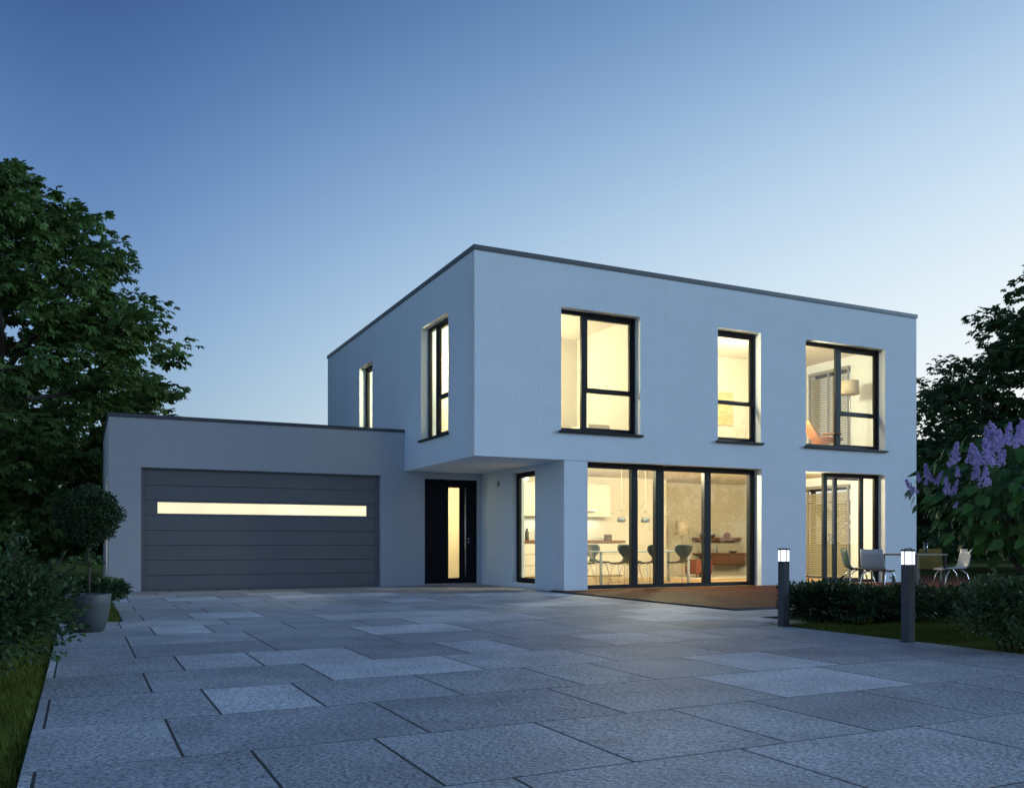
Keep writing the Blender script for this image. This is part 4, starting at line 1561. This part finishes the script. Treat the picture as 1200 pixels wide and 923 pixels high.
def panicle(seed, length, width):
    """cone of small four-petalled florets"""
    g = np.random.default_rng(seed)
    m = 15                                   # side clusters of a panicle, smaller towards the tip
    cq = np.linspace(0.02, .97, m) + g.uniform(-.03, .03, m)
    ca = np.arange(m) * 2.4 + g.uniform(-.4, .4, m)
    cr = width * (1 - cq) ** .8 * g.uniform(.6, 1.05, m)
    cs = .012 + width * .42 * (1 - cq) ** .7 * g.uniform(.7, 1.2, m)
    bend = g.uniform(-.12, .12)
    CC = np.stack([cr * np.cos(ca) + bend * length * cq ** 2, cr * np.sin(ca), cq * length], 1)
    per = 11
    n = m * per
    ix = np.repeat(np.arange(m), per)
    e = unit(g.normal(0, 1, (n, 3)))
    P = CC[ix] + e * cs[ix][:, None] * g.uniform(.6, 1.05, (n, 1))
    N = unit(e + g.normal(0, .25, (n, 3)))
    parts = []
    T1 = unit(np.cross(N, np.array([0.3, .2, 1.0])))
    T2 = np.cross(N, T1)
    for k in range(4):
        an = k * PI / 2
        d = T1 * math.cos(an) + T2 * math.sin(an) + N * .3
        s = g.uniform(.013, .021, n)
        parts.append(leaf_geo(P, d, N, s, s * .42, .1, .65))
    return tri_mesh('blossom', *join_geo(parts))


pm = [panicle(200 + k, .24, .055) for k in range(4)]
blooms = [(55, 455, .9, -.35), (82, 390, .55, -.2), (135, 390, 1.0, -.12), (165, 400, .8, .35), (232, 455, .85, -.05), (262, 450, .7, .3), (265, 295, 1.05, 0.0), (285, 360, .5, .1), (362, 290, 1.0, .05),
          (378, 378, .95, .05), (405, 290, .85, -.1), (436, 412, .95, .05), (455, 200, 1.05, -.15), (462, 300, 1.25, -.05), (490, 240, 1.2, .12), (515, 300, .8, .2), (505, 160, 1.0, -.25), (545, 190, 1.05, .08),
          (590, 200, .8, .25), (625, 165, 1.0, .05), (612, 480, 1.0, .2), (640, 190, .9, -.1), (270, 530, .35, .3), (525, 270, .5, 0)]
for i, (zx, zy, sc, tilt) in enumerate(blooms):
    u, vv = 1060 + zx / 4.614, 480 + zy / 4.614
    fw = 8.15 + .25 * math.sin(i * 1.7) + (.35 if u > 1150 else 0) * (-1 if i % 2 else .4)
    if u < 1110:
        fw = 8.9 + .2 * math.sin(i)
    x, y = pix(u, fw)
    z = CAM[2] + (636.4 - vv) / F * fw
    o = obj('blossom', pm[i % 4], M['blossom'], lil, (x - LX, y - LY, z + .03))
    o.scale = (sc * .72, sc * .72, sc * .76)
    c, s_ = math.cos(YAW), math.sin(YAW)
    ax = Vector((-s_, c, 0))
    o.rotation_mode = 'QUATERNION'
    from mathutils import Quaternion
    o.rotation_quaternion = Quaternion(ax, tilt * 1.5 + .12 * math.sin(i * 2.3)) @ Quaternion((0, 0, 1), i * 1.3)

# ------------------------------------------------------------------ grass blades close to the drive
def grass(regions, seed):
    g = np.random.default_rng(seed)
    parts = []
    for (x0, x1, y0, y1, dens, h) in regions:
        n = int((x1 - x0) * (y1 - y0) * dens)
        x, y = g.uniform(x0, x1, n), g.uniform(y0, y1, n)
        z = 0.02 * np.sin(x * 0.9 + 1) * np.cos(y * 0.7) + 0.015 * np.sin(x * 2.1 + y * 1.7) - 0.05
        hh = h * g.uniform(.5, 1.3, n) * (1 + .35 * np.sin(x * 5) * np.sin(y * 6 + 1))
        a = g.uniform(0, 2 * PI, n)
        lean = g.uniform(.2, 1.1, n)
        w = g.uniform(.002, .0045, n)
        b = np.stack([x, y, z], 1)
        sd_ = np.stack([-np.sin(a), np.cos(a), np.zeros(n)], 1) * w[:, None]
        tip = b + np.stack([np.cos(a) * lean * hh, np.sin(a) * lean * hh, hh], 1)
        v = np.stack([b - sd_, b + sd_, tip], 1).reshape(-1, 3)
        i = np.arange(n)[:, None] * 3
        parts.append((v, i + np.array([[0, 1, 2]])))
    v, f = join_geo(parts)
    o = obj('grass', tri_mesh('grass', v, f), M['grass'], kind='stuff')
    o['label'] = 'short lawn grass beside the drive'
    o['category'] = 'grass'


grass([(-9.3, -6.9, -12.4, -8.2, 10000, .055), (-8.6, -6.9, -8.2, -4.4, 2500, .08), (-9.5, -6.2, -3.3, 3.5, 2200, .08),
       (.75, 5.2, -10.9, -7.0, 5600, .06), (5.2, 9, -10, -5.4, 1500, .08)], 5)
